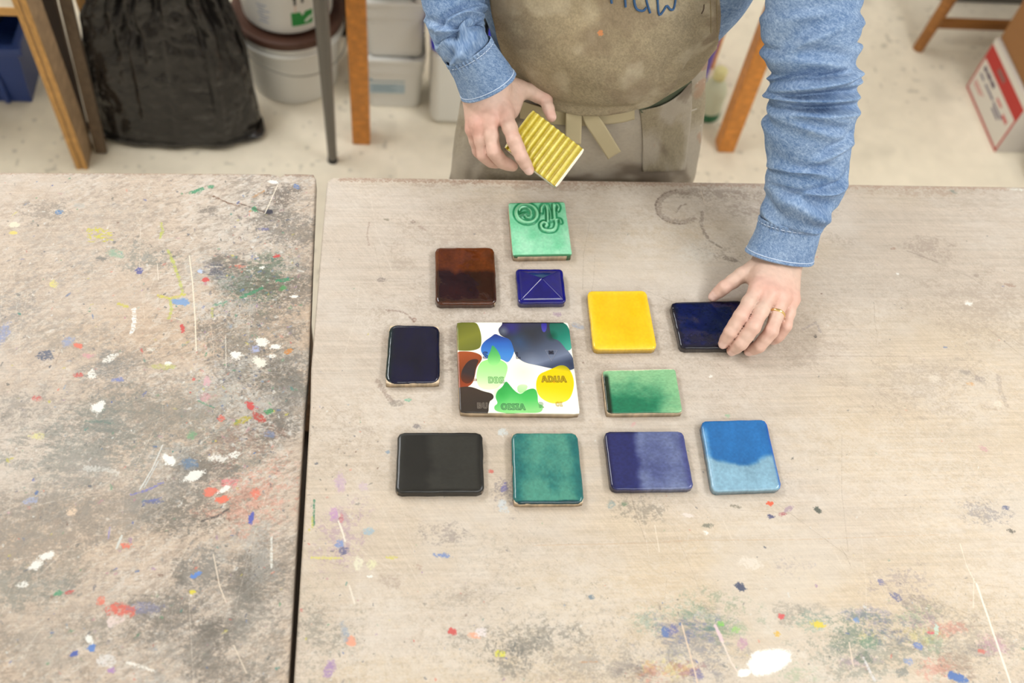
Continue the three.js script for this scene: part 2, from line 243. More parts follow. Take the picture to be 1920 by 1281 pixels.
const INK = { white: [242, 241, 234], cream: [230, 222, 196], yellow: [204, 198, 66], lime: [186, 196, 84], green: [58, 138, 96], dkgreen: [54, 84, 66], blue: [84, 124, 178], sky: [126, 158, 200], indigo: [84, 84, 150], violet: [150, 132, 184], red: [206, 74, 70], coral: [226, 118, 96], pink: [214, 150, 160], black: [66, 64, 62], grey: [122, 120, 114], lgrey: [176, 174, 168], brown: [112, 84, 66], tan: [196, 150, 104], navy: [62, 66, 92], grime: [104, 98, 90], olive: [150, 142, 84] };
function paintLeftTop() {
  const P = new Paint(1664, 1536, LEFT_END, -1.17, -0.11, TABLE_FRONT), I = INK, r = rng(5); P.dull = 0.9;
  bareWood(P, [196, 178, 160, 198, 175, 152], (x, z) => smooth(0.45, 0.7, fbm(x * 3 + 4, z * 6, 3)), 3.3);
  const dirt = (x, z) => clamp(0.35 + 1.5 * (fbm(x * 7 + 2, z * 9 + 5, 3) - 0.38) + 0.45 * smooth(-0.42, -0.2, x) + 0.15 * smooth(-1.0, -0.6, z) - 0.25 * smooth(-0.17, -0.135, x));
  P.mottle([136, 124, 110], 0.5, 11, dirt, 0.48, 0.72); P.mottle([222, 216, 207], 0.6, 47, (x, z) => clamp(dirt(x, z) * 0.7 + 0.9 * (fbm(x * 9 + 32, z * 8, 3) - 0.42)), 0.5, 0.74); P.mottle([108, 100, 90], 0.42, 83, (x, z) => clamp(1.8 * (fbm(x * 8 + 72, z * 11, 3) - 0.5) + 0.5 * smooth(-0.32, -0.2, x)), 0.5, 0.7, 110, 260); P.mottle([128, 134, 138], 0.34, 29, (x, z) => clamp(2 * (fbm(x * 6 + 12, z * 8 + 40, 3) - 0.5) + 0.15), 0.52, 0.7, 130, 260);
  for (let n = 0; n < 60; n++) { const x = lerp(LEFT_END, -0.14, r()), z = lerp(-1.12, -0.05, r() ** 0.75), s = 0.03 + 0.09 * r(); P.grime(x, z, s * 1.4, s * 0.8, r() < 0.6 ? [128, 120, 110] : r() < 0.5 ? [116, 122, 116] : [206, 202, 196], 0.5, 0.6 + 0.3 * r()); }
  for (let n = 0; n < 46; n++) { const x = lerp(-0.30, -0.145, r()), z = lerp(-1.08, -0.3, r()), s = 0.02 + 0.04 * r(); P.grime(x, z, s, s, r() < 0.7 ? I.grime : I.lgrey, 0.55, 0.8); }
  for (const [x, y, a, b, c, al, cv] of [[490, 525, 105, 78, I.dkgreen, 0.6, 0.86], [500, 540, 80, 60, [86, 78, 66], 0.7, 0.9], [430, 500, 70, 40, I.grime, 0.6, 0.7], [405, 505, 34, 24, I.navy, 0.55, 0.75], [520, 365, 62, 46, [90, 80, 72], 0.75, 0.85], [470, 640, 110, 80, [134, 126, 112], 0.65, 0.8], [500, 690, 60, 60, [104, 96, 86], 0.6, 0.85], [365, 960, 115, 62, [120, 112, 100], 0.7, 0.85], [470, 830, 90, 60, [134, 96, 80], 0.5, 0.7], [480, 930, 110, 80, I.coral, 0.32, 0.6], [300, 930, 110, 70, [134, 132, 126], 0.55, 0.75], [60, 960, 120, 80, [140, 136, 128], 0.5, 0.75], [160, 880, 110, 46, [150, 144, 136], 0.6, 0.8], [180, 1180, 100, 60, [122, 118, 108], 0.55, 0.75], [40, 760, 110, 50, [118, 116, 110], 0.5, 0.7], [20, 590, 70, 80, [126, 126, 124], 0.5, 0.7], [130, 640, 120, 60, [144, 138, 128], 0.5, 0.7], [200, 690, 90, 60, [104, 112, 116], 0.45, 0.62], [480, 1150, 70, 110, [132, 130, 122], 0.55, 0.75], [330, 1230, 140, 60, [150, 146, 138], 0.5, 0.7], [110, 1080, 90, 70, [126, 122, 112], 0.5, 0.7], [330, 770, 150, 60, [140, 134, 122], 0.5, 0.7], [420, 580, 90, 90, [204, 204, 200], 0.55, 0.7], [440, 720, 110, 80, [206, 204, 198], 0.5, 0.7], [90, 460, 120, 60, [168, 160, 150], 0.4, 0.6], [250, 400, 130, 50, [160, 152, 142], 0.4, 0.55], [60, 1230, 110, 60, [156, 150, 140], 0.5, 0.7]]) pxSpeckle(P, x, y, a, b, c, al, cv);
  specks(P, 31, 3000, (q) => { const v = q(); return [lerp(-0.75, -0.14, q() ** 0.75), lerp(-1.14, -0.28, v ** 0.8)]; }, [0.35, 2.6]);
  specks(P, 32, 1500, (q) => { const a = q() * 6.28, d = q() ** 0.6; return [-0.215 + Math.cos(a) * d * 0.075, -0.86 + Math.sin(a) * d * 0.27]; }, [0.4, 2.8]);
  specks(P, 33, 260, (q) => [lerp(LEFT_END, -0.7, q()), lerp(-1.14, -0.05, q())]);
  scratches(P, 34, 900, -0.75, -1.13, -0.14, -0.25, 2.3);
  // marks one can point to
  for (const [x, y, a, b, t, c, al] of [[27, 422, 9, 6, 0, I.cream, 0.9], [25, 436, 7, 4, 0, [224, 206, 110], 0.9], [110, 398, 8, 5, 0.2, I.blue, 0.8], [370, 358, 14, 5, -0.4, I.green, 0.85], [395, 350, 6, 4, 0, I.green, 0.8], [512, 341, 9, 4, 0.2, I.white, 0.95], [555, 350, 8, 5, 0.5, [90, 120, 180], 0.85], [503, 398, 8, 6, 0, [38, 38, 54], 0.95], [477, 392, 7, 4, 0.9, I.green, 0.9], [150, 385, 10, 6, 0, I.lgrey, 0.7], [338, 566, 14, 8, 0.1, [122, 158, 206], 0.9], [215, 475, 15, 9, 0.2, [142, 176, 150], 0.7], [188, 485, 8, 6, 0, I.grey, 0.8], [261, 508, 8, 6, 0.8, I.indigo, 0.8], [376, 508, 5, 5, 0, [190, 204, 232], 0.95], [385, 525, 6, 4, 0, I.red, 0.9], [450, 500, 8, 4, 0.2, I.coral, 0.7], [519, 480, 6, 4, -0.4, I.red, 0.9], [532, 525, 13, 4, -0.2, I.green, 0.85], [530, 540, 8, 6, 0, [70, 150, 80], 0.75], [552, 556, 7, 3, 0, I.white, 0.95], [492, 502, 6, 3, -0.4, I.white, 0.9], [441, 666, 10, 8, 0, I.white, 0.95], [490, 641, 11, 8, 0.4, I.white, 0.9], [517, 650, 10, 6, 0, I.white, 0.95], [487, 680, 14, 9, 0.6, [238, 234, 220], 0.92], [509, 668, 8, 5, 0, I.white, 0.85], [478, 656, 8, 8, 0, [168, 176, 216], 0.85], [540, 660, 8, 5, -0.8, [204, 130, 60], 0.85], [342, 616, 3, 9, -0.3, I.red, 0.9], [146, 648, 8, 5, 0.3, I.coral, 0.9], [127, 640, 10, 11, 0.5, [140, 156, 200], 0.65], [85, 667, 14, 9, 0, [82, 90, 112], 0.8], [165, 667, 10, 5, 0, I.pink, 0.7], [205, 672, 12, 6, -0.5, I.white, 0.8], [147, 703, 7, 4, 0, I.red, 0.85], [172, 703, 7, 10, 0.3, I.white, 0.85], [222, 712, 9, 5, 0, [120, 130, 190], 0.8], [315, 682, 6, 5, 0, I.white, 0.9], [282, 655, 8, 5, 0, [230, 226, 214], 0.8], [185, 762, 12, 9, -0.6, I.white, 0.92], [70, 747, 8, 5, 0, I.red, 0.6], [70, 818, 11, 6, 0.2, [226, 222, 140], 0.65], [318, 863, 13, 7, 0.6, I.white, 0.97], [362, 893, 18, 7, -0.35, I.white, 0.9], [408, 860, 16, 7, 0, I.white, 0.8], [440, 853, 9, 6, -0.5, I.white, 0.85], [355, 868, 15, 10, 0.4, [92, 122, 158], 0.7], [395, 922, 9, 8, 0, I.coral, 0.9], [418, 936, 10, 6, -0.3, [232, 116, 90], 0.95], [430, 905, 13, 8, 0, [226, 128, 130], 0.75], [420, 918, 10, 4, -0.6, I.white, 0.9], [478, 926, 7, 9, 0, I.coral, 0.8], [471, 971, 4, 10, 0, [80, 90, 180], 0.9], [470, 762, 10, 6, 0.6, I.red, 0.9], [485, 783, 12, 6, 0.8, [186, 66, 56], 0.8], [455, 788, 14, 6, -0.5, [176, 162, 60], 0.85], [505, 772, 7, 5, 0, [60, 140, 80], 0.85], [505, 815, 11, 6, 0, [110, 130, 180], 0.55], [415, 785, 6, 5, 0, [220, 96, 80], 0.85], [360, 815, 7, 8, 0, [110, 170, 120], 0.65], [225, 1143, 22, 9, 0.2, [222, 98, 82], 0.8], [188, 1128, 6, 6, 0, I.coral, 0.8], [215, 1165, 14, 8, 0, [230, 210, 204], 0.8], [237, 1023, 8, 4, 0.1, I.coral, 0.85], [110, 1113, 6, 4, 0, [80, 150, 110], 0.85], [130, 1111, 7, 3, -0.3, I.red, 0.85], [368, 1078, 8, 4, -0.5, [90, 134, 210], 0.9], [361, 1110, 5, 3, 0, [222, 206, 60], 0.9], [172, 1216, 5, 6, 0, [92, 130, 200], 0.9], [140, 1226, 6, 4, -0.3, [70, 90, 170], 0.9], [167, 1199, 8, 4, 0.7, I.white, 0.9], [66, 1060, 9, 7, -0.5, I.white, 0.9], [87, 1043, 11, 6, -0.3, I.white, 0.9], [42, 1097, 8, 5, 0, I.white, 0.85], [135, 960, 9, 6, 0, [232, 204, 176], 0.8], [55, 940, 10, 6, -0.2, [160, 170, 206], 0.7], [285, 940, 16, 4, 0, [84, 94, 150], 0.6], [200, 1240, 14, 9, 0, [226, 224, 222], 0.75], [210, 1258, 6, 4, 0, [170, 130, 190], 0.85], [8, 622, 8, 22, 0, [134, 148, 196], 0.6], [270, 1140, 26, 8, 0, [120, 124, 170], 0.45], [385, 745, 9, 8, 0, I.pink, 0.6], [388, 715, 7, 9, 0, [222, 170, 180], 0.7], [305, 688, 20, 5, 0, I.lime, 0.45], [495, 430, 8, 4, 0, I.indigo, 0.55], [100, 532, 9, 6, 0.7, [222, 214, 120], 0.75]]) pxBlob(P, x, y, a, b, t, c, al);
  for (let n = 0; n < 26; n++) { const x = 162 + r() * 44, y = 430 + r() * 24; pxStroke(P, 1.3, I.yellow, 0.8, 0.6, [x, y], [x + 10 * (r() - 0.3), y + 9 * (r() - 0.5)], [x + 14 * r(), y + 6 * (r() - 0.5)]); }
  for (const [w, c, al, rg, ...pts] of [[2.2, I.brown, 0.8, 0.7, [400, 368], [425, 380], [448, 386]], [1.6, [90, 70, 58], 0.75, 0.6, [445, 380], [480, 392], [505, 402]], [1.2, [236, 226, 206], 0.9, 0.2, [521, 346], [497, 400]], [2.5, I.tan, 0.8, 0.7, [475, 370], [495, 358]], [3, I.lime, 0.75, 0.8, [302, 418], [305, 432], [301, 446]], [3, I.lime, 0.7, 0.9, [315, 470], [322, 486], [330, 505], [338, 530], [343, 552]], [3.4, I.yellow, 0.7, 0.9, [298, 555], [318, 560], [345, 552]], [3, I.lime, 0.65, 0.9, [318, 560], [322, 580], [316, 598]], [3, I.yellow, 0.6, 0.9, [222, 570], [240, 576]], [2.5, I.lime, 0.6, 0.8, [398, 578], [398, 594]], [4.5, [244, 243, 238], 0.93, 0.55, [251, 580], [252, 600], [247, 624]], [1.4, [236, 222, 200], 0.95, 0.15, [355, 480], [361, 530], [366, 600], [368, 658]], [1, [232, 220, 204], 0.8, 0.2, [295, 495], [297, 525]], [1, [230, 222, 208], 0.7, 0.2, [423, 630], [424, 690]], [4, I.green, 0.8, 0.85, [452, 558], [470, 550], [492, 540]], [3, [90, 150, 120], 0.6, 0.9, [402, 573], [425, 566]], [1.3, [214, 216, 212], 0.85, 0.3, [305, 835], [285, 880], [262, 918]], [1, [200, 206, 206], 0.8, 0.3, [297, 865], [270, 915]], [2.4, [122, 120, 186], 0.8, 0.7, [246, 928], [275, 920], [305, 905]], [2, [110, 116, 180], 0.6, 0.8, [282, 940], [302, 934]], [2.2, [210, 214, 208], 0.9, 0.4, [228, 1005], [219, 1027]], [1.6, [150, 140, 190], 0.8, 0.5, [206, 990], [203, 1010]], [2.2, [224, 224, 216], 0.9, 0.5, [509, 1008], [509, 1065]], [2.6, [240, 236, 226], 0.9, 0.5, [240, 1243], [265, 1250], [286, 1257]], [1.3, [222, 206, 186], 0.85, 0.2, [400, 1040], [412, 1100], [424, 1130]], [1.2, [222, 206, 186], 0.8, 0.2, [438, 1210], [462, 1262]], [2, I.green, 0.5, 0.9, [372, 752], [400, 764]], [5, [222, 220, 214], 0.6, 0.9, [160, 878], [200, 880], [218, 888]], [3, [90, 120, 110], 0.5, 0.9, [160, 790], [210, 792]], [2, [64, 60, 58], 0.7, 0.5, [375, 978], [408, 968], [428, 955]], [1, [236, 230, 218], 0.7, 0.3, [340, 600], [325, 596]]]) pxStroke(P, w, c, al, rg, ...pts);
  // worn bare edges
  for (const y of [327]) pxStroke(P, 5, [132, 98, 76], 0.5, 1.1, [500, y], [545, y], [588, y + 2]);
  pxStroke(P, 4, [148, 112, 88], 0.4, 1.2, [0, 324], [200, 325], [500, 326]);
  return P;
}
function paintRightTop() {
  const P = new Paint(2048, 1472, -0.145, -1.17, RIGHT_END, TABLE_FRONT), I = INK, r = rng(15); P.dull = 0.92;
  bareWood(P, [197, 183, 168, 203, 185, 160], (x, z) => clamp(smooth(0.42, 0.66, fbm(x * 2.2 + 14, z * 5, 3)) * 0.75 + 0.4 * smooth(-0.95, -0.45, z) * smooth(0.25, 0.7, fbm(x * 1.3, z * 9 + 3, 2)) * 1.2), 8.1);
  P.mottle([224, 216, 205], 0.45, 61, (x, z) => clamp(0.2 + 1.8 * (fbm(x * 5 + 2, z * 7 + 25, 3) - 0.42)), 0.45, 0.75, 120, 330, 0); P.mottle([158, 140, 124], 0.3, 17, (x, z) => clamp(0.15 + 1.8 * (fbm(x * 6 + 52, z * 9 + 5, 3) - 0.48)), 0.5, 0.74, 110, 380, 0); P.mottle([118, 112, 104], 0.36, 53, (x, z) => clamp(2.2 * (fbm(x * 6 + 9, z * 8 + 61, 3) - 0.5) * smooth(-0.9, -0.4, z) + 0.3 * smooth(-0.48, -0.36, z)), 0.55, 0.72, 230, 260, 0.3);
  for (let n = 0; n < 60; n++) { const x = lerp(-0.1, 1.4, r()), z = lerp(-1.12, -0.05, r()), s = 0.03 + 0.1 * r(); P.grime(x, z, s * 1.5, s, r() < 0.55 ? [222, 212, 200] : [158, 142, 126], 0.34, 0.7); }
  for (const [x, y, a, b, c, al, cv] of [[1350, 365, 130, 26, [136, 122, 110], 0.6, 0.95], [1420, 395, 90, 34, [150, 136, 124], 0.5, 0.8], [1340, 470, 90, 40, [132, 120, 108], 0.5, 0.65], [1305, 470, 60, 40, [222, 216, 206], 0.6, 0.8], [1735, 465, 90, 36, [150, 134, 122], 0.5, 0.72], [1560, 450, 70, 26, [150, 134, 120], 0.4, 0.6], [720, 610, 60, 46, [160, 142, 124], 0.35, 0.6], [840, 680, 40, 70, [132, 120, 108], 0.4, 0.55], [1010, 350, 320, 14, [150, 124, 104], 0.45, 0.8], [1700, 362, 220, 14, [160, 132, 110], 0.4, 0.7], [600, 1190, 70, 80, [112, 114, 104], 0.48, 0.7], [640, 1000, 70, 70, [160, 130, 160], 0.45, 0.62], [990, 1200, 150, 46, [116, 114, 106], 0.55, 0.68], [970, 1230, 60, 44, [112, 110, 104], 0.45, 0.66], [880, 1120, 90, 30, [136, 126, 114], 0.4, 0.6], [1300, 1210, 110, 70, [104, 110, 124], 0.48, 0.74], [1290, 1180, 90, 40, [80, 96, 150], 0.45, 0.62], [1340, 1160, 90, 50, [104, 130, 104], 0.45, 0.62], [1650, 1220, 170, 60, [104, 116, 108], 0.46, 0.7], [1600, 1180, 80, 40, [84, 110, 96], 0.55, 0.7], [1700, 1110, 90, 50, [130, 120, 130], 0.4, 0.58], [1820, 1200, 130, 70, [134, 128, 118], 0.45, 0.66], [1850, 960, 70, 30, [112, 110, 120], 0.45, 0.55], [1210, 960, 70, 40, [110, 106, 96], 0.5, 0.6], [950, 930, 40, 50, [104, 100, 110], 0.5, 0.6], [1480, 1060, 60, 26, [140, 130, 140], 0.4, 0.55], [1450, 900, 70, 26, [140, 126, 110], 0.35, 0.5], [640, 830, 80, 80, [150, 134, 118], 0.35, 0.5], [1800, 700, 110, 60, [160, 146, 132], 0.4, 0.55], [1100, 1240, 120, 40, [146, 138, 128], 0.5, 0.66], [840, 1000, 60, 26, [116, 108, 108], 0.45, 0.58]]) pxSpeckle(P, x, y, a, b, c, al, cv);  // leading patches: a darker grey area along the back edge
  for (let n = 0; n < 34; n++) pxSpeckle(P, 1180 + r() * 740, 1140 + r() * 140, 20 + 40 * r(), 12 + 20 * r(), PAINTS[Math.floor(r() * PAINTS.length)], 0.26, 0.7);
  specks(P, 41, 900, (q) => { const v = q(); return [lerp(-0.11, 1.15, q()), lerp(-1.13, -0.28, v ** 0.6)]; }, [0.3, 1.7]);
  specks(P, 42, 420, (q) => [lerp(-0.05, 0.95, q()), lerp(-0.46, -0.24, q() ** 0.8)], [0.4, 2.3]);
  specks(P, 43, 170, (q) => [lerp(-0.12, -0.05, q()), lerp(-0.72, -0.3, q())], [0.4, 2.4]);
  specks(P, 44, 200, (q) => [lerp(0.9, 1.5, q()), lerp(-1.13, -0.03, q())]);
  scratches(P, 45, 420, -0.11, -1.12, 1.2, -0.25, 0.9);
  // ring left by a can, and its neighbours
  const [rx, rz] = at(1268, 388); const arc = (cx, cy, ra, rb, a0, a1) => { const o = []; for (let k = 0; k <= 16; k++) { const a = lerp(a0, a1, k / 16); o.push([cx + Math.cos(a) * ra, cy + Math.sin(a) * rb]); } return o; };
  pxStroke(P, 7, [140, 124, 112], 0.5, 0.7, ...arc(1275, 388, 42, 28, 0.9, 5.0)); pxStroke(P, 2.4, [120, 104, 94], 0.6, 0.6, ...arc(1275, 388, 46, 32, 1.4, 4.6)); pxStroke(P, 2, [134, 118, 106], 0.6, 0.7, [1268, 398], [1276, 386], [1286, 383]);
  pxStroke(P, 4, [122, 108, 98], 0.55, 0.9, [1316, 398], [1315, 425], [1326, 445]); pxStroke(P, 1.4, [216, 200, 182], 0.8, 0.3, [1314, 358], [1322, 382]);
  pxStroke(P, 3, [124, 112, 100], 0.6, 0.9, [1330, 452], [1352, 464]); pxBlob(P, 1370, 486, 14, 6, 0.2, [120, 110, 100], 0.6);
  pxStroke(P, 2.2, [134, 112, 100], 0.6, 0.6, [725, 582], [748, 583], [764, 590], [776, 603]); pxBlob(P, 777, 600, 5, 5, 0, [134, 100, 86], 0.55);
  pxStroke(P, 5, [144, 126, 114], 0.55, 0.7, [707, 714], [722, 738], [738, 756]); pxBlob(P, 745, 757, 13, 6, 0, [142, 134, 124], 0.55); pxBlob(P, 765, 750, 6, 3, 0, [110, 180, 150], 0.7);
  pxStroke(P, 2, [150, 128, 116], 0.5, 0.7, [692, 418], [688, 440], [692, 460]);
  for (const [x, y, a, b, t, c, al] of [[773, 416, 5, 4, 0, [128, 112, 100], 0.7], [792, 428, 9, 3, 0.6, [150, 130, 116], 0.6], [715, 524, 7, 5, 0, [134, 124, 116], 0.7], [725, 412, 4, 3, 0, [134, 128, 110], 0.7], [1045, 590, 9, 5, 0, [150, 120, 150], 0.5], [1085, 612, 11, 6, 0.4, [142, 160, 190], 0.5], [1788, 360, 9, 4, 0.8, [130, 140, 130], 0.75], [1903, 354, 18, 5, 0.1, [226, 230, 222], 0.95], [1830, 517, 7, 4, 0, [160, 146, 134], 0.7], [1893, 535, 13, 4, 0.25, [160, 136, 120], 0.7], [1817, 569, 8, 5, 0.3, I.white, 0.85], [1683, 514, 3, 3, 0, I.white, 0.9], [1675, 466, 5, 3, 0, [150, 116, 98], 0.6], [1529, 631, 3, 3, 0, [70, 66, 64], 0.8], [1810, 698, 10, 5, 0, [156, 146, 136], 0.7], [1838, 712, 12, 7, 0.3, [162, 150, 140], 0.8], [1754, 711, 12, 7, 0, [224, 212, 194], 0.6], [1820, 720, 7, 4, 0, [214, 156, 96], 0.6], [1871, 758, 9, 6, 0, [222, 214, 196], 0.7], [1845, 842, 8, 5, 0.4, [200, 146, 156], 0.55], [1440, 1240, 42, 20, -0.3, [247, 246, 240], 1], [1396, 1262, 12, 7, -0.2, [247, 246, 240], 1], [1795, 1270, 16, 8, 0.5, [78, 112, 176], 0.9], [1535, 1171, 11, 6, 0.2, [222, 200, 70], 0.9], [1458, 1189, 5, 4, 0, [222, 176, 70], 0.8], [1388, 1100, 9, 6, 0.4, [76, 82, 104], 0.95], [1533, 957, 7, 5, 0.8, [84, 88, 80], 0.9], [1444, 945, 5, 4, 0, [226, 96, 66], 0.95], [1467, 964, 7, 3, -0.2, [170, 100, 104], 0.8], [1478, 955, 9, 4, -0.5, [164, 140, 156], 0.7], [1445, 969, 5, 4, 0, [84, 84, 116], 0.9], [1289, 966, 9, 4, 0.2, [226, 214, 204], 0.9], [1325, 986, 9, 4, 0, [120, 120, 106], 0.8], [1323, 999, 4, 4, 0, I.white, 0.85], [1379, 950, 9, 3, 0.2, [126, 120, 104], 0.7], [1464, 1156, 5, 4, 0, [214, 90, 90], 0.9], [1605, 1164, 6, 5, 0, [120, 150, 200], 0.85], [1408, 1056, 18, 9, 0.1, [228, 218, 204], 0.7], [1895, 995, 6, 4, 0.5, [104, 100, 92], 0.85], [1885, 952, 6, 4, 0, [100, 106, 134], 0.8], [1682, 1120, 9, 6, 0.5, [96, 100, 140], 0.75], [1652, 1093, 6, 6, 0, [110, 110, 150], 0.7], [1745, 1187, 5, 3, 0, [214, 96, 104], 0.85], [1757, 1180, 4, 8, 0.3, [190, 214, 200], 0.85], [1840, 1222, 6, 4, 0, [204, 110, 96], 0.8], [1722, 1211, 6, 6, 0, [110, 130, 190], 0.8], [1705, 1240, 8, 6, 0, [130, 150, 196], 0.7], [1245, 1185, 8, 8, 0, [80, 110, 176], 0.75], [1262, 1182, 9, 9, 0, [90, 96, 160], 0.6], [1352, 1171, 5, 5, 0, [130, 200, 90], 0.85], [1380, 1182, 6, 5, 0, [150, 200, 110], 0.75], [1390, 1205, 8, 9, 0, [190, 140, 170], 0.6], [849, 1185, 6, 5, 0.5, [204, 84, 80], 0.9], [890, 1193, 8, 5, 0.3, [230, 170, 140], 0.9], [938, 1226, 8, 5, 0, [214, 210, 80], 0.85], [902, 1185, 9, 7, 0, [232, 222, 222], 0.8], [830, 1042, 12, 4, 0.1, [110, 134, 190], 0.8], [658, 1203, 6, 7, 0, [232, 160, 132], 0.9], [618, 1256, 8, 11, 0.3, [160, 130, 176], 0.8], [646, 1185, 5, 14, -0.3, [140, 156, 176], 0.6], [637, 1020, 7, 6, 0, [120, 144, 196], 0.8], [645, 1033, 8, 6, 0, [90, 92, 130], 0.75], [626, 965, 7, 10, 0, [186, 140, 190], 0.7], [638, 905, 8, 18, 0, [190, 156, 196], 0.45], [640, 972, 3, 8, 0, [200, 110, 120], 0.6], [680, 912, 8, 8, 0, [196, 170, 196], 0.45], [672, 1057, 8, 9, 0, [226, 222, 196], 0.85], [698, 1058, 7, 8, 0, [224, 222, 180], 0.8], [734, 1046, 8, 3, 0, [210, 204, 90], 0.85], [694, 1081, 4, 3, 0, I.white, 0.85], [692, 996, 8, 6, 0, [150, 180, 200], 0.7], [727, 848, 4, 3, 0, [130, 150, 170], 0.7], [920, 884, 5, 4, 0, [206, 104, 92], 0.85], [946, 915, 6, 8, 0.4, [110, 104, 160], 0.75], [942, 810, 8, 7, 0, [206, 214, 214], 0.8], [945, 950, 8, 11, 0, [200, 210, 216], 0.7], [782, 800, 6, 4, 0.4, [120, 114, 116], 0.7], [1188, 796, 6, 3, -0.6, [220, 160, 160], 0.6], [1365, 780, 4, 4, 0, [150, 190, 150], 0.7], [1332, 706, 3, 3, 0, [236, 232, 222], 0.9], [1145, 947, 6, 8, 0.3, [130, 150, 150], 0.6], [1170, 945, 6, 4, 0, [110, 130, 104], 0.75], [1110, 1120, 5, 4, 0, [104, 124, 140], 0.75], [785, 1063, 6, 4, 0.4, [160, 130, 116], 0.4], [730, 1093, 16, 10, 0.3, [156, 138, 124], 0.4], [1620, 1235, 14, 9, 0, [84, 104, 90], 0.55], [1625, 1205, 18, 9, 0, [86, 130, 104], 0.5], [1690, 1262, 12, 6, -0.3, [100, 110, 110], 0.5], [1308, 1265, 10, 9, 0, [90, 90, 150], 0.5]]) pxBlob(P, x, y, a, b, t, c, al);
  for (const [w, c, al, rg, ...pts] of [[2, [244, 232, 214], 0.95, 0.15, [1831, 1095], [1850, 1150], [1872, 1215], [1896, 1285]], [1, [236, 222, 202], 0.8, 0.2, [1800, 1020], [1812, 1060], [1828, 1092]], [0.9, [236, 222, 202], 0.7, 0.2, [1826, 1085], [1825, 1140]], [3.2, [226, 200, 206], 0.9, 0.3, [1341, 1174], [1349, 1190], [1354, 1203]], [1.6, [230, 214, 200], 0.85, 0.3, [1354, 1203], [1370, 1240], [1384, 1262]], [1.6, [224, 200, 176], 0.85, 0.3, [1278, 1170], [1292, 1220], [1308, 1280]], [1.4, [226, 206, 186], 0.8, 0.3, [1592, 1205], [1600, 1250]], [2.6, [216, 214, 214], 0.8, 0.5, [1620, 1235], [1632, 1262], [1640, 1276]], [2, [60, 120, 90], 0.8, 0.5, [589, 938], [588, 985]], [2, [190, 190, 90], 0.7, 0.6, [586, 970], [586, 990]], [2.4, [214, 208, 110], 0.75, 0.8, [584, 1046], [612, 1047], [642, 1047]], [1.8, [236, 226, 210], 0.9, 0.3, [635, 978], [643, 1000], [647, 1015]], [1.8, [230, 220, 204], 0.85, 0.3, [655, 1098], [665, 1132]], [1.2, [232, 220, 200], 0.7, 0.3, [1228, 985], [1236, 1035]], [1, [222, 208, 190], 0.7, 0.3, [1355, 975], [1372, 1010], [1380, 1020]], [1.4, [190, 140, 100], 0.5, 0.6, [1086, 1242], [1120, 1241]], [5, [164, 150, 138], 0.5, 0.8, [1872, 705], [1876, 730], [1888, 760]], [1.6, [140, 128, 116], 0.5, 0.7, [1700, 470], [1740, 485], [1765, 495]], [1.3, [160, 148, 136], 0.5, 0.7, [1785, 505], [1820, 520], [1840, 533]], [1, [196, 166, 138], 0.5, 0.5, [1000, 1023], [1150, 1020], [1280, 1016]], [1, [196, 166, 136], 0.45, 0.5, [1230, 1014], [1500, 1012], [1760, 1003]], [1.2, [160, 144, 130], 0.4, 0.6, [1390, 670], [1540, 668], [1700, 668]], [2.6, [150, 140, 140], 0.5, 0.9, [1505, 618], [1530, 605], [1538, 622]]]) pxStroke(P, w, c, al, rg, ...pts);
  for (let n = 0; n < 22; n++) { const x = 925 + r() * 110, y = 1180 + r() * 60; pxStroke(P, 0.9, [96, 98, 96], 0.5, 0.8, [x, y], [x + 8 * (r() - 0.5), y + 18 * r()]); }
  pxStroke(P, 6, [136, 98, 76], 0.45, 1.2, [640, 336], [760, 338], [900, 341]); pxStroke(P, 7, [150, 112, 90], 0.4, 1.3, [900, 341], [1200, 344], [1430, 347], [1920, 353]);
  return P;
}
const under = dataTexture(256, 256, (u, v, c) => { const g = fbm(u * 4, v * 90, 4), k = 0.8 + 0.4 * (g - 0.5); c[0] = 150 * k; c[1] = 116 * k; c[2] = 88 * k; });
const benchWood = mat(0xffffff, 0.75, { map: under });
const darkBoard = mat(0x3a2f27, 0.8);
function bench(name, label, outline, P, legs) {
  const t = thing(name, label, 'table');
  const [color, relief] = P.textures();
  const shape = new THREE.Shape(outline.map(([x, z]) => new THREE.Vector2(x, -z)));
  const bev = 0.004, g = new THREE.ExtrudeGeometry(shape, { depth: 0.032 - bev * 2, bevelEnabled: true, bevelThickness: bev, bevelSize: bev, bevelOffset: -bev, bevelSegments: 3 });
  g.rotateX(-Math.PI / 2); g.translate(0, TABLE_H - 0.032 + bev, 0);
  const p = g.attributes.position, uv = g.attributes.uv; for (let i = 0; i < p.count; i++) { const edge = (TABLE_H - p.getY(i)) * 0.9; uv.setXY(i, (p.getX(i) - P.x0) / (P.x1 - P.x0), (p.getZ(i) + edge - P.z0) / (P.z1 - P.z0)); }
  part('table_top', g, new THREE.MeshStandardMaterial({ map: color, roughness: 0.62, bumpMap: relief, bumpScale: 0.0009 }), t, 'worn pale wooden top spattered with paint');
  const y0 = TABLE_H - 0.032, [xa, za, xb, zb] = legs, ix = 0.07;
  for (const x of [xa, xb]) for (const z of [za, zb]) part('leg', box(0.07, y0, 0.07, x, y0 / 2, z, 0.006), benchWood, t);
  for (const z of [za, zb]) part('rail', box(xb - xa - ix, 0.1, 0.025, (xa + xb) / 2, y0 - 0.05, z), benchWood, t);
  for (const x of [xa, xb]) part('rail', box(0.025, 0.1, zb - za - ix, x, y0 - 0.05, (za + zb) / 2), benchWood, t);
  part('gap_shade_shelf', box(xb - xa + 0.05, 0.02, zb - za - 0.02, (xa + xb) / 2, 0.22, (za + zb) / 2), darkBoard, t, 'dark board added between the legs to blacken the gap');  // added so the slit between the benches looks down on something black
  return t;
}
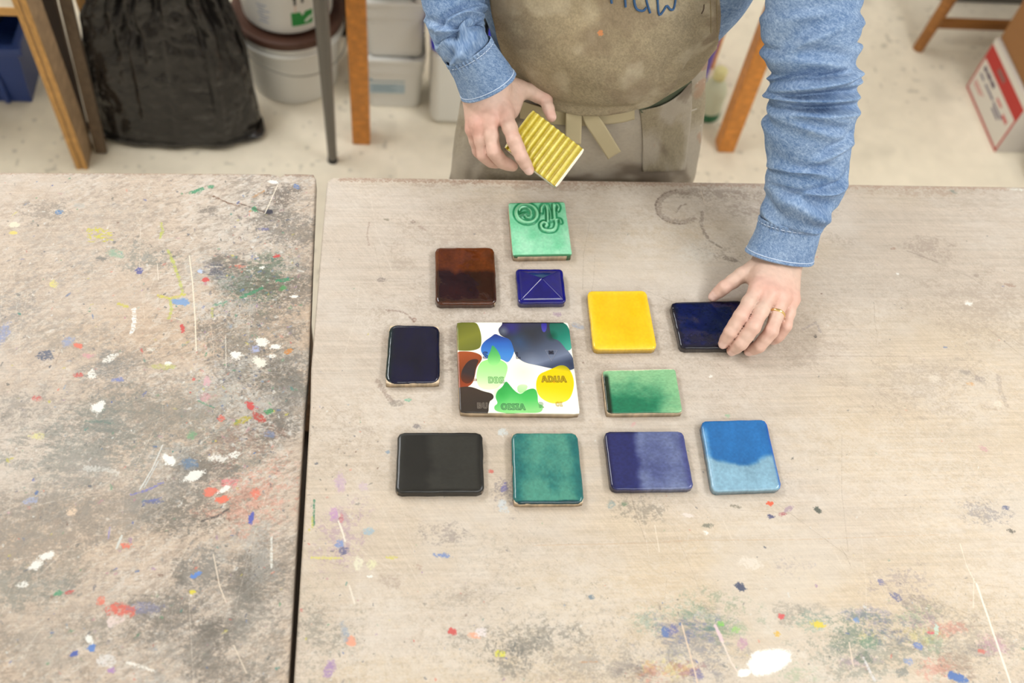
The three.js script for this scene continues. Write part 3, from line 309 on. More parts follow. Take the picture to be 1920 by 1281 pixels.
{
  const edge = (list) => list.map(([x, y]) => at(x, y));
  bench('work_bench', 'paint-spattered wooden work bench with worn dark corner, no tiles on it',
    [[LEFT_END, TABLE_FRONT], [at(543, 1281)[0] + 0.003, TABLE_FRONT], ...edge([[540, 1281], [556.5, 1000], [571, 760], [578, 690], [585, 500], [592, 334], [588, 326], [560, 325], [533, 325], [526, 330], [515, 327], [505, 325], [300, 323.5], [0, 322]]), [LEFT_END, at(0, 322)[1]]], paintLeftTop(), [LEFT_END + 0.1, -1.06, -0.195, TABLE_FRONT - 0.1]);
  bench('work_bench', 'pale wooden work bench carrying the glazed tiles', [[at(549, 1281)[0], TABLE_FRONT], [RIGHT_END, TABLE_FRONT], [RIGHT_END, at(1920, 350)[1]], ...edge([[1920, 350], [1400, 342], [900, 335], [640, 331], [622, 332], [613, 340], [602, 460], [583, 690], [581.5, 760], [568, 1000], [550.5, 1281]])], paintRightTop(), [-0.07, -1.06, RIGHT_END - 0.1, TABLE_FRONT - 0.1]);
}

// ---------------------------------------------------------------- the glazed tiles
const TILE_T = 0.0135;
// A plate over the quad q = [TL, TR, BR, BL] (Vector3, in the plate's own axes, y up): rounded rim, own height and own lower edge.
function plate(q, yTop, { nu = 24, nv = 24, rim = 0.002, corner = 0.06, height = () => 0, low = () => yTop - 0.004, wob = 0, seed = 1, fromEdge = true }) {
  const w = q[0].distanceTo(q[1]), d = q[0].distanceTo(q[3]), pos = [], uv = [], idx = [], m = 7;
  const place = (a, b) => { const u = (a + 1) / 2, v = (b + 1) / 2; return V(0, 0, 0).addScaledVector(q[0], (1 - u) * (1 - v)).addScaledVector(q[1], u * (1 - v)).addScaledVector(q[2], u * v).addScaledVector(q[3], (1 - u) * v); };
  const cw = corner * Math.min(w, d) / w * 2, cd = corner * Math.min(w, d) / d * 2, ra = rim * 3.2 / w, rb = rim * 3.2 / d;
  const bent = (a, b) => { const qa = clamp(a, -(1 - cw), 1 - cw), qb = clamp(b, -(1 - cd), 1 - cd); let x = (a - qa) / cw, y = (b - qb) / cd; const l = Math.hypot(x, y), k = l > 1e-6 && x && y ? Math.max(Math.abs(x), Math.abs(y)) / l : 1; return [qa + x * k * cw, qb + y * k * cd, x * k, y * k]; };
  const put = (a, b, y) => { const p = place(a, b); const wb = wob ? wob * (fbm(a * 3 + seed, b * 3 - seed, 2) - 0.5) : 0; pos.push(p.x, y + wb, p.z); uv.push((a + 1) / 2, (1 - b) / 2); };
  for (let j = 0; j <= nv; j++) for (let i = 0; i <= nu; i++) { const a0 = -1 + 2 * i / nu, b0 = -1 + 2 * j / nv, [a, b] = bent(a0, b0); put(a * (1 - ra), b * (1 - rb), yTop + height(a, b)); }
  const W = nu + 1; for (let j = 0; j < nv; j++) for (let i = 0; i < nu; i++) { const k = j * W + i; idx.push(k, k + W, k + W + 1, k, k + W + 1, k + 1); }
  const ring = []; for (let i = 0; i < nu; i++) ring.push([i, 0]); for (let j = 0; j < nv; j++) ring.push([nu, j]); for (let i = nu; i > 0; i--) ring.push([i, nv]); for (let j = nv; j > 0; j--) ring.push([0, j]);
  let prev = ring.map(([i, j]) => j * W + i);
  for (let s = 1; s <= m + 1; s++) {
    const now = ring.map(([i, j], n) => {
      const a0 = -1 + 2 * i / nu, b0 = -1 + 2 * j / nv, [a, b, ox, oy] = bent(a0, b0), f = Math.min(s, m) / m * Math.PI / 2, out = Math.sin(f);
      let na = i === 0 ? -1 : i === nu ? 1 : 0, nb = j === 0 ? -1 : j === nv ? 1 : 0; if (ox && oy) { const l = Math.hypot(ox, oy); na = ox / l; nb = oy / l; }
      const edgeWave = 1 + (wob ? 0.9 * rim * (fbm(a * 4 + seed * 3, b * 4, 2) - 0.5) * 2 / rim : 0) * 0.1;
      const y = s <= m ? yTop + height(a, b) - rim * (1 - Math.cos(f)) : Math.min(low(a, b), yTop - rim - 0.0003);
      put(a * (1 - ra) + na * ra * out * edgeWave, b * (1 - rb) + nb * rb * out * edgeWave, y); return pos.length / 3 - 1;
    });
    ring.forEach((_, n) => { const k = (n + 1) % ring.length; idx.push(prev[n], prev[k], now[k], prev[n], now[k], now[n]); }); prev = now;
  }
  const c = pos.length / 3; { const p = place(0, 0); let y = 0; prev.forEach((k) => { y += pos[k * 3 + 1] / prev.length; }); pos.push(p.x, y, p.z); uv.push(0.5, 0.5); }
  prev.forEach((k, n) => idx.push(c, k, prev[(n + 1) % prev.length]));
  const g = new THREE.BufferGeometry(); g.setAttribute('position', new THREE.Float32BufferAttribute(pos, 3)); g.setAttribute('uv', new THREE.Float32BufferAttribute(uv, 2)); g.setIndex(idx);
  g.computeVertexNormals(); return g;
}
const clayMap = dataTexture(128, 128, (u, v, c) => { const n = wrapNoise(u, v, 32), m = wrapNoise(u, v, 8, 2), k = 0.9 + 0.12 * (n - 0.5) + 0.12 * (m - 0.5); c[0] = 226 * k; c[1] = 204 * k; c[2] = 174 * k; });
const clay = mat(0xffffff, 0.85, { map: clayMap });
const glazeBump = grey(128, 128, (u, v) => 0.6 * wrapNoise(u, v, 5) + 0.3 * wrapNoise(u, v, 13, 1) + 0.1 * wrapNoise(u, v, 40, 2));
const mixc = (a, b, t) => [lerp(a[0], b[0], t), lerp(a[1], b[1], t), lerp(a[2], b[2], t)];
// colour(u, v, n1, n2): u to the right, v down, as the tile lies in the photograph
function glaze(colour, rough = 0.06, size = 192, bump = 0.00025) {
  const t = dataTexture(size, size, (u, v, c) => { const y = 1 - v, n1 = fbm(u * 5 + size, y * 5, 4), n2 = fbm(u * 34, y * 34 + 7, 3), k = colour(u, y, n1 - 0.5, n2 - 0.5); c[0] = k[0]; c[1] = k[1]; c[2] = k[2]; });
  t.wrapS = t.wrapT = THREE.ClampToEdgeWrapping;
  return new THREE.MeshPhysicalMaterial({ map: t, roughness: rough, bumpMap: glazeBump, bumpScale: bump, ior: 1.5 });
}
const rimDist = (u, v) => Math.min(u, v, 1 - u, 1 - v);
const scaled = (c, k) => c.map((x) => x * k);
const TILE_GROUP = 'glazed tiles laid out on the bench';
function tile(name, label, px, material, o = {}) {
  const T = o.t ?? TILE_T, c3 = px.map(([x, y]) => onY(x, y, TABLE_H + T)), mid = c3.reduce((s, p) => s.add(p), V(0, 0, 0)).multiplyScalar(0.25);
  const t = thing(name, label, 'tile', [mid.x, TABLE_H, mid.z], 0, TILE_GROUP), q = c3.map((p) => V(p.x - mid.x, 0, p.z - mid.z)), grow = (k) => q.map((p) => p.clone().multiplyScalar(1 + k));
  part('clay_body', plate(grow(o.clayGrow ?? -0.02), T - 0.0022, { nu: 12, nv: 12, rim: 0.0012, corner: 0.03, low: () => 0, wob: 0.0004, seed: px[0][0] }), clay, t, 'bare cream clay');
  part('glaze', plate(q, T, { rim: o.rim ?? 0.0034, corner: o.corner ?? 0.04, low: o.low ?? (() => 0.0006), height: o.height ?? ((a, b) => 0.0005 * (fbm(a * 2 + px[0][0], b * 2, 2) - 0.5)), wob: 0.0003, seed: px[0][1], nu: o.nu ?? 28, nv: o.nv ?? 28 }), material, t);
  return t;
}
const gz = {
  brown: glaze((u, v, n, f) => { const s = smooth(0.36, 0.46, v - 0.09 * smooth(0.3, 0.42, u) * -1 - 0.12 * smooth(0.2, 0.4, u) + 0.1 * n), e = smooth(0.05, 0, rimDist(u, v)); let c = mixc([84, 40, 14], [40, 17, 12], s); c = mixc(c, [112, 60, 30], 0.5 * e); return scaled(c, 1 + 0.5 * n + 0.25 * f); }),
  yellow: glaze((u, v, n, f) => { const e = smooth(0.12, 0, rimDist(u, v)), p = clamp(0.35 * smooth(0.35, 0, u) * smooth(0.3, 0.8, v) + 0.9 * n + 0.25); return scaled(mixc(mixc([228, 176, 6], [240, 198, 44], p), [242, 206, 84], 0.55 * e), 1 + 0.1 * f); }),
  navyDark: glaze((u, v, n, f) => { const l = smooth(0.16, 0, u); return mixc([10, 12, 40], [14, 38, 36], l).map((x) => x * (1 + 0.6 * n + 0.4 * f)); }),
  navyHeld: glaze((u, v, n, f) => mixc([12, 18, 62], [10, 10, 28], clamp(smooth(0.1, 0, rimDist(u, v)) + 1.4 * n)).map((x) => x * (1 + 0.5 * f))),
  green: glaze((u, v, n, f) => { const core = smooth(0.1, 0.75, v + 0.5 * n) * smooth(1.02, 0.55, u + 0.35 * n), l = smooth(0.09, 0.045, u) * smooth(0.05, 0.2, v); let c = mixc([128, 178, 132], [26, 108, 78], core); c = mixc(c, [226, 216, 190], smooth(0.05 + 0.06 * n + 0.02 * f, 0.02 + 0.06 * n, v + 0.02 * u)); c = mixc(c, [20, 40, 28], l); return scaled(c, 1 + 0.18 * f); }),
  black: glaze((u, v, n, f) => { const g = smooth(0.32, 0.46, u + 0.14 * n) * smooth(0.02, 0.1, rimDist(u, v)) + 0.9 * smooth(0.12, 0.0, u); return scaled(mixc([18, 18, 17], [38, 38, 35], clamp(g + 0.6 * n)), 1 + 0.2 * f); }, 0.3),
  teal: glaze((u, v, n, f) => { const e = clamp(smooth(0.3, 0.0, Math.min(u, 1 - u)) * 0.8 - 1.6 * n + 0.15); let c = mixc([72, 134, 118], [28, 96, 96], e); c = mixc(c, [6, 52, 60], smooth(0.955, 0.985, v + 0.03 * n)); return scaled(c, 1 + 0.2 * f); }, 0.14),
  navyDip: glaze((u, v, n, f) => { const s = smooth(0.335, 0.445, u + 0.1 * n + 0.03 * v); let c = mixc([34, 40, 92], [94, 104, 142], s * (0.85 + 0.8 * n)); c = mixc(c, [18, 18, 54], 0.8 * smooth(0.07, 0, Math.min(u, v)) * (1 - s)); c = mixc(c, [56, 60, 116], 0.7 * smooth(0.1, 0.02, 1 - u)); return scaled(c, 1 + 0.24 * f); }, 0.14),
  blueDip: glaze((u, v, n, f) => { const s = smooth(0.53, 0.62, v + 0.12 * n + 0.14 * (u - 0.5) * (u - 0.5) * 4 - 0.05); let c = mixc([34, 100, 162], [122, 158, 178], s); const e = smooth(0.06, 0.0, 1 - u); c = mixc(c, [22, 76, 168], 0.8 * e); c = mixc(c, [160, 200, 226], 0.5 * smooth(0.1, 0.02, u) * smooth(0.05, 0.2, v)); return scaled(c, 1 + 0.2 * n + 0.16 * f); }, 0.1),
  cobalt: glaze((u, v, n, f) => { const c = [14, 14, 104]; return scaled(c, 1 + 0.4 * n); }, 0.06, 256, 0.0001),
};
tile('brown_tile', 'glossy brown glazed tile, lighter amber along one edge', [[816, 463], [927, 463], [932, 569], [817, 569]], gz.brown);
tile('yellow_tile', 'flat bright yellow glazed tile lying on the bench', [[1101, 545], [1212, 544], [1233, 654], [1113, 655]], gz.yellow, { rim: 0.0026 });
tile('navy_tile', 'near-black navy tile with a bare clay front edge beside the many-coloured tile', [[730, 608], [824, 610], [825, 717], [722, 718]], gz.navyDark, { clayGrow: 0.0, low: (a, b) => b > 0.96 ? TILE_T - 0.0032 : 0.003, corner: 0.1 });
tile('navy_tile', 'dark navy tile under the fingers of the ringed hand', [[1257, 566], [1393, 562], [1417, 652], [1277, 653]], gz.navyHeld, { rim: 0.003 });
tile('green_tile', 'wide green tile shading from pale to dark, bare clay sides', [[1130, 694], [1266, 691], [1280, 773], [1139, 774]], gz.green, { clayGrow: 0.012, low: () => TILE_T - 0.0026, rim: 0.0015 });
tile('black_tile', 'wide matt black tile next to the teal tile', [[746, 810], [905, 810], [908, 923], [741, 924]], gz.black);
tile('teal_tile', 'mottled teal tile between the black and the grey-blue tile', [[959, 811], [1083, 811], [1096, 943], [963, 944]], gz.teal, { low: (a, b) => b > 0.96 ? TILE_T - 0.004 : 0.002, clayGrow: -0.004 });
tile('grey_blue_tile', 'wide tile dipped dark navy on one third and grey-blue on the rest', [[1133, 809], [1281, 808], [1302, 916], [1147, 918]], gz.navyDip, { rim: 0.0026 });
tile('sky_blue_tile', 'blue tile dipped deep blue on one half and pale blue on the other', [[1314, 789], [1437, 786], [1467, 917], [1337, 922]], gz.blueDip, { rim: 0.0028 });
{
  const hp = 0.018, smax = (a, b, k) => { const h = Math.max(k - Math.abs(a - b), 0) / k; return Math.max(a, b) + h * h * k * 0.25; };
  tile('pyramid_tile', 'small cobalt blue tile raised to a four-sided pyramid', [[967, 504], [1055, 504], [1062, 567], [972, 568]], gz.cobalt, { nu: 64, nv: 64, rim: 0.0022, corner: 0.05, height: (a, b) => hp * (1 - smax(Math.abs(a), Math.abs(b), 0.05)) * smooth(1, 0.9, Math.max(Math.abs(a), Math.abs(b))) + 0 });
}
// ---- pale green relief tile with raised letters
{
  const letters = [];   // strokes in tile units, u right, v down
  const ring = (cx, cy, rx, ry, a0 = 0, a1 = Math.PI * 2) => { const o = []; for (let k = 0; k <= 28; k++) { const a = lerp(a0, a1, k / 28); o.push([cx + rx * Math.cos(a), cy + ry * Math.sin(a)]); } return o; };
  letters.push([ring(0.30, 0.215, 0.185, 0.175), 0.030], [ring(0.275, 0.20, 0.105, 0.10, 3.6, 7.6), 0.018], [[[0.17, 0.25], [0.24, 0.22], [0.33, 0.21]], 0.014], [[[0.27, 0.25], [0.30, 0.30], [0.36, 0.31], [0.39, 0.25]], 0.014]);
  letters.push([[[0.56, 0.20], [0.585, 0.09], [0.64, 0.05], [0.67, 0.12], [0.665, 0.28], [0.655, 0.38]], 0.022], [[[0.80, 0.05], [0.79, 0.18], [0.785, 0.32], [0.80, 0.43], [0.75, 0.53], [0.65, 0.55], [0.55, 0.52], [0.53, 0.43], [0.58, 0.39], [0.64, 0.43], [0.61, 0.47]], 0.026], [[[0.80, 0.07], [0.86, 0.05], [0.885, 0.11], [0.86, 0.17]], 0.016], [[[0.70, 0.355], [0.79, 0.345], [0.87, 0.345], [0.885, 0.40]], 0.016], [[[0.69, 0.06], [0.72, 0.20], [0.71, 0.36]], 0.014]);
  const dense = letters.map(([p, w]) => { const c = new THREE.CatmullRomCurve3(p.map(([x, y]) => V(x, y, 0))); return [c.getPoints(60), w]; });
  const near = (u, v) => { let d = 1; for (const [pts, w] of dense) for (let k = 0; k < pts.length; k++) d = Math.min(d, Math.hypot(pts[k].x - u, pts[k].y - v) - w); return d; };
  const relief = new Float32Array(129 * 129); for (let j = 0; j <= 128; j++) for (let i = 0; i <= 128; i++) relief[j * 129 + i] = near(i / 128, j / 128);
  const look = (u, v) => { const x = clamp(u) * 128, y = clamp(v) * 128, i = Math.min(127, Math.floor(x)), j = Math.min(127, Math.floor(y)), a = x - i, b = y - j, r = (p, q) => relief[q * 129 + p]; return lerp(lerp(r(i, j), r(i + 1, j), a), lerp(r(i, j + 1), r(i + 1, j + 1), a), b); };
  const m = glaze((u, v, n, f) => { const d = look(u, v), pool = smooth(0.03, 0.004, Math.abs(d - 0.012)), top = smooth(0.0, -0.012, d); let c = mixc([110, 192, 148], [156, 214, 180], clamp(0.5 + 1.6 * n + 0.3 * (v - 0.5))); c = mixc(c, [28, 122, 78], 0.85 * pool * (0.6 + 1.2 * (n + 0.4))); c = mixc(c, [150, 216, 172], 0.7 * top); c = mixc(c, [34, 122, 78], smooth(0.03, 0.0, v)); c = mixc(c, [44, 112, 70], smooth(0.975, 0.99, v)); return scaled(c, 1 + 0.12 * f); }, 0.1, 320, 0.0002);
  const drips = [0.36, 0.56, 0.83];
  tile('relief_tile', 'pale green glazed tile with large raised swash letters', [[953, 380], [1059, 378], [1073, 478], [962, 480]], m, { nu: 110, nv: 110, rim: 0.0016, corner: 0.02, clayGrow: 0.004, t: 0.0145,
    height: (a, b) => { const d = look((a + 1) / 2, (b + 1) / 2); return 0.0024 * smooth(0.006, -0.014, d) - 0.0008 * smooth(0.02, 0.0, Math.abs(d - 0.012)); },
    low: (a, b) => b > 0.97 ? 0.0145 - 0.006 - 0.008 * Math.max(...drips.map((x, k) => smooth(0.06, 0.035, Math.abs((a + 1) / 2 - x))), (a > 0.8 ? 1 : 0)) : 0.0145 - 0.004 });
}
// ---- the large tile with many test glazes and stamped letters
{
  const W = 1024, H = 896, cv = document.createElement('canvas'); cv.width = W; cv.height = H; const g = cv.getContext('2d'), bp = document.createElement('canvas'); bp.width = W; bp.height = H; const b = bp.getContext('2d');
  // crop of the photograph 840..1100 x 590..790 at 6.404 px per pixel: its tile corners
  const S = [[103, 88], [1445, 88], [1588, 1190], [140, 1168]];
  const toTile = (x, y) => { let u = 0.5, v = 0.5; for (let k = 0; k < 12; k++) { const X = (1 - v) * lerp(S[0][0], S[1][0], u) + v * lerp(S[3][0], S[2][0], u), Y = (1 - v) * lerp(S[0][1], S[1][1], u) + v * lerp(S[3][1], S[2][1], u); u += (x - X) / 1390; v += (y - Y) / 1090; } return [u * W, v * H]; };
  const path = (pts) => { g.beginPath(); const q = pts.map(([x, y]) => toTile(x, y)), n = q.length, mid = (p, r) => [(p[0] + r[0]) / 2, (p[1] + r[1]) / 2]; const s = mid(q[n - 1], q[0]); g.moveTo(...s); for (let k = 0; k < n; k++) g.quadraticCurveTo(...q[k], ...mid(q[k], q[(k + 1) % n])); g.closePath(); };
  const fill = (pts, stops, p0, p1) => { path(pts); const [x0, y0] = toTile(...p0), [x1, y1] = toTile(...p1), gr = g.createLinearGradient(x0, y0, x1, y1); stops.forEach(([t, c]) => gr.addColorStop(t, c)); g.fillStyle = gr; g.fill(); };
  const soft = (x, y, rx, c0, a) => { const [X, Y] = toTile(x, y), R = rx * W / 1390, gr = g.createRadialGradient(X, Y, 0, X, Y, R); gr.addColorStop(0, `rgba(${c0},${a})`); gr.addColorStop(1, `rgba(${c0},0)`); g.fillStyle = gr; g.fillRect(X - R, Y - R, 2 * R, 2 * R); };
  g.fillStyle = '#f6f3e2'; g.fillRect(0, 0, W, H); soft(900, 700, 200, '244,240,200', 0.8);
  fill([[60, 60], [330, 80], [375, 160], [402, 280], [395, 400], [340, 435], [230, 450], [60, 440]], [[0, '#5c6020'], [0.55, '#76782c'], [1, '#63682a']], [150, 90], [330, 430]);
  fill([[60, 455], [240, 450], [340, 470], [410, 510], [400, 570], [340, 640], [320, 760], [290, 850], [180, 900], [60, 900]], [[0, '#9a4a26'], [0.5, '#7a3a1e'], [1, '#8c3c22']], [160, 470], [250, 880]);
  fill([[250, 550], [380, 545], [330, 640], [310, 800], [230, 850], [150, 800], [160, 680]], [[0, '#3a2626'], [0.6, '#33292b'], [1, '#5a2a1c']], [330, 560], [220, 830]);
  fill([[60, 900], [200, 870], [300, 880], [420, 930], [520, 950], [548, 985], [540, 1020], [485, 1050], [485, 1230], [60, 1230]], [[0, '#3c302a'], [1, '#332c28']], [200, 880], [300, 1150]);
  fill([[330, 760], [370, 600], [440, 560], [560, 530], [680, 580], [720, 640], [690, 760], [640, 850], [560, 910], [430, 910], [360, 870]], [[0, '#8fdc7c'], [0.55, '#aeea98'], [1, '#dcf2c0']], [520, 560], [520, 900]);
  fill([[390, 400], [430, 330], [520, 270], [560, 232], [620, 262], [700, 290], [790, 300], [800, 440], [760, 540], [715, 595], [660, 560], [560, 520], [470, 560], [395, 470]], [[0, '#1c2e74'], [0.35, '#2a5fb2'], [0.75, '#3d7fc8'], [1, '#4d86cc']], [560, 235], [600, 580]);
  fill([[525, 370], [560, 400], [610, 470], [640, 560], [560, 640], [480, 600], [470, 520], [510, 450]], [[0, '#2f8c58'], [0.5, '#58b25e'], [1, '#9be488']], [535, 360], [560, 640]);
  fill([[600, 170], [650, 120], [640, 60], [1400, 60], [1400, 300], [1420, 420], [1500, 520], [1530, 620], [1520, 670], [1420, 690], [1250, 665], [1080, 625], [900, 590], [800, 500], [780, 400], [740, 300], [640, 270], [605, 220]], [[0, '#2b2752'], [0.3, '#2c3340'], [0.65, '#4a5468'], [0.88, '#6d7890'], [1, '#3d4860']], [760, 60], [1050, 690]);
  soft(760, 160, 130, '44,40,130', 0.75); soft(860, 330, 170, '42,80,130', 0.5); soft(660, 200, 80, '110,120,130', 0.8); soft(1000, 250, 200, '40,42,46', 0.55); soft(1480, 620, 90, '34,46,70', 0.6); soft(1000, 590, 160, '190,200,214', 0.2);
  fill([[1110, 90], [1185, 90], [1180, 190], [1150, 225], [1120, 190]], [[0, '#2a2480'], [1, '#4a4aa8']], [1150, 90], [1150, 220]);
  fill([[1210, 80], [1400, 90], [1460, 180], [1490, 290], [1488, 430], [1430, 450], [1390, 390], [1320, 310], [1250, 300], [1220, 200]], [[0, '#1a5a4c'], [0.5, '#1c7564'], [1, '#4aa492']], [1250, 100], [1450, 440]); soft(1240, 260, 90, '14,60,44', 0.7);
  fill([[1050, 830], [1085, 730], [1180, 690], [1280, 650], [1340, 620], [1420, 630], [1480, 700], [1515, 800], [1510, 900], [1470, 1010], [1400, 1060], [1250, 1080], [1120, 1020], [1060, 940]], [[0, '#8c8a1c'], [0.16, '#ddc40e'], [0.6, '#e8c80c'], [1, '#efd94a']], [1350, 610], [1300, 1080]); soft(1270, 820, 20, '170,90,10', 0.7);
  fill([[560, 1000], [590, 920], [650, 880], [690, 800], [740, 860], [800, 930], [870, 970], [940, 910], [1040, 890], [1075, 960], [1075, 1080], [1140, 1090], [1130, 1160], [1070, 1180], [900, 1175], [700, 1180], [560, 1160], [545, 1100], [600, 1070]], [[0, '#2f9a48'], [0.6, '#4db85c'], [1, '#84cc7c']], [680, 860], [760, 1170]);
  fill([[830, 850], [960, 850], [940, 920], [870, 960], [825, 930]], [[0, '#c4efb0'], [1, '#9fe090']], [890, 850], [880, 960]); soft(760, 1110, 190, '150,220,140', 0.45); soft(640, 960, 110, '40,150,64', 0.5);
  g.fillStyle = '#15131c'; g.fillRect(toTile(650, 90)[0], 0, toTile(1385, 90)[0] - toTile(650, 90)[0], 13);
  // stamped letters: dark and light print of the pressed edge, and the dent itself
  b.fillStyle = '#808080'; b.fillRect(0, 0, W, H);
  const stamp = (s, x, y, size, dark) => { const [X, Y] = toTile(x, y); for (const [c, k] of [[g, 0], [b, 1]]) { c.font = `bold ${Math.round(size * W / 1390)}px sans-serif`; c.textAlign = 'center'; c.textBaseline = 'middle'; c.lineJoin = 'round'; if (k) { c.lineWidth = 9; c.strokeStyle = '#2a2a2a'; c.strokeText(s, X, Y); } else { c.lineWidth = 6; c.strokeStyle = dark; c.strokeText(s, X, Y); } } };
  stamp('S', 445, 500, 120, 'rgba(18,30,80,0.8)'); stamp('L', 835, 505, 110, 'rgba(20,26,46,0.7)'); stamp('M', 1235, 465, 70, 'rgba(20,22,34,0.8)');
  for (const [c, k] of [[g, 0], [b, 1]]) { c.beginPath(); c.moveTo(...toTile(1165, 440)); c.lineTo(...toTile(1310, 440)); c.lineTo(...toTile(1240, 570)); c.closePath(); c.lineWidth = k ? 9 : 5; c.strokeStyle = k ? '#2a2a2a' : 'rgba(120,126,144,0.9)'; c.stroke(); }
  stamp('-', 320, 785, 150, 'rgba(120,70,60,0.8)'); stamp('DIG', 575, 800, 108, 'rgba(58,120,60,0.6)'); stamp('ADUA', 1270, 790, 108, 'rgba(96,74,10,0.75)'); stamp('BU', 410, 1095, 96, 'rgba(120,110,100,0.8)'); stamp('OISIA', 775, 1108, 104, 'rgba(40,90,60,0.65)'); stamp('R', 1115, 1090, 90, 'rgba(60,120,70,0.6)'); stamp('OI', 1330, 1082, 70, 'rgba(150,120,20,0.55)');
  const tex = (c, s) => { const t = new THREE.CanvasTexture(c); if (s) t.colorSpace = THREE.SRGBColorSpace; t.wrapS = t.wrapT = THREE.ClampToEdgeWrapping; return t; };
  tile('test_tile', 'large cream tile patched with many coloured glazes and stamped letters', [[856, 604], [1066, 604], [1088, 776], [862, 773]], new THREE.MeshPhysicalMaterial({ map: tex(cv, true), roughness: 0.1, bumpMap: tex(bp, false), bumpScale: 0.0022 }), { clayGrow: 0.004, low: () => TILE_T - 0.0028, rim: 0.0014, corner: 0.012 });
}
// ---- ribbed yellow tile held in the other hand
const HELD = [[1000, 207, 1.05], [1098, 282, 1.02], [1042, 350, 0.99], [944, 275, 1.02]].map(([x, y, h]) => onY(x, y, h));
{
  const mid = HELD.reduce((s, p) => s.add(p), V(0, 0, 0)).multiplyScalar(0.25), ux = HELD[1].clone().sub(HELD[0]).add(HELD[2].clone().sub(HELD[3])).normalize(), n = ux.clone().cross(HELD[3].clone().sub(HELD[0])).negate().normalize(), uz = ux.clone().cross(n).normalize();
  const T = 0.012, L = HELD[0].distanceTo(HELD[1]), S = HELD[0].distanceTo(HELD[3]);
  const t = thing('ribbed_tile', 'ribbed amber-yellow glazed tile held up between finger and thumb', 'tile', [0, 0, 0], 0, 'glazed tile in the hand');
  t.position.copy(mid).addScaledVector(n, -T); t.quaternion.setFromRotationMatrix(new THREE.Matrix4().makeBasis(ux, n, uz));
  const q = [[-1, -1], [1, -1], [1, 1], [-1, 1]].map(([a, b]) => V(a * L / 2, 0, b * S / 2)), ribs = 10;
  const m = glaze((u, v, nn, f) => { const k = 0.5 + 0.5 * Math.cos(u * ribs * Math.PI * 2); let c = mixc([168, 144, 28], [226, 212, 110], clamp(k + 0.5 * nn)); c = mixc(c, [240, 234, 214], smooth(0.955, 0.975, u)); return scaled(c, 1 + 0.14 * f); }, 0.1, 320, 0.0001);
  part('clay_body', plate(q.map((p) => p.clone().multiplyScalar(1.01)), T - 0.003, { nu: 12, nv: 12, rim: 0.001, corner: 0.03, low: () => 0 }), mat(0xf0e8d8, 0.8), t, 'white clay back and sides');
  part('glaze', plate(q, T, { nu: 160, nv: 8, rim: 0.001, corner: 0.02, low: () => T - 0.0036, height: (a, b) => 0.0016 * Math.cos((a + 1) * ribs * Math.PI) * smooth(1, 0.96, Math.abs(a)) }), m, t);
}

// ---------------------------------------------------------------- the person behind the bench
const T0 = TABLE_H;
const person = thing('person', 'person in a blue denim shirt and clay-stained apron, holding one tile and reaching for another', 'person', [0.345, 0, -1.36]);
const PO = V(0.345, 0, -1.36);                                      // everything below is laid out in the room, then moved into the person's axes
const worn = (name, geo, m, parent = person, label) => { const g = Array.isArray(geo) ? join(geo) : geo; g.translate(-PO.x, -PO.y, -PO.z); return part(name, g, m, parent, label); };
const Y3 = (l) => l.map(([x, y, h]) => onY(x, y, h));
const handB = {
  fingers: [
    [Y3([[1421, 540, T0 + 0.062], [1388, 594, T0 + 0.06], [1369, 624, T0 + 0.042], [1356, 645, T0 + 0.021]]), [0.0112, 0.0101, 0.0093, 0.0078]],
    [Y3([[1444, 552, T0 + 0.064], [1412, 614, T0 + 0.058], [1389, 645, T0 + 0.036], [1372, 658, T0 + 0.013]]), [0.0112, 0.0103, 0.0094, 0.0079]],
    [Y3([[1466, 560, T0 + 0.058], [1446, 622, T0 + 0.05], [1423, 650, T0 + 0.029], [1404, 659, T0 + 0.0105]]), [0.0108, 0.0098, 0.0088, 0.0074]],
    [Y3([[1485, 562, T0 + 0.048], [1473, 612, T0 + 0.041], [1459, 631, T0 + 0.024], [1449, 639, T0 + 0.0095]]), [0.0098, 0.0087, 0.0078, 0.0066]],
    [Y3([[1428, 496, T0 + 0.05], [1391, 516, T0 + 0.044], [1357, 540, T0 + 0.03], [1337, 557, T0 + 0.014]]), [0.0125, 0.0112, 0.0098, 0.0076]],
  ],
  palm: [[[1441, 478, T0 + 0.056], 0.0155, [1421, 540, T0 + 0.062], 0.0125], [[1455, 482, T0 + 0.058], 0.016, [1444, 552, T0 + 0.064], 0.0128], [[1470, 486, T0 + 0.056], 0.016, [1466, 560, T0 + 0.058], 0.0125], [[1485, 492, T0 + 0.05], 0.015, [1485, 562, T0 + 0.048], 0.0115], [[1428, 496, T0 + 0.05], 0.0125, [1423, 524, T0 + 0.053], 0.012], [[1410, 511, T0 + 0.045], 0.010, [1424, 530, T0 + 0.05], 0.011], [[1440, 472, T0 + 0.062], 0.0185, [1466, 425, T0 + 0.088], 0.02], [[1481, 481, T0 + 0.057], 0.0185, [1494, 432, T0 + 0.082], 0.02], [[1455, 500, T0 + 0.05], 0.017, [1460, 545, T0 + 0.045], 0.014]],
};
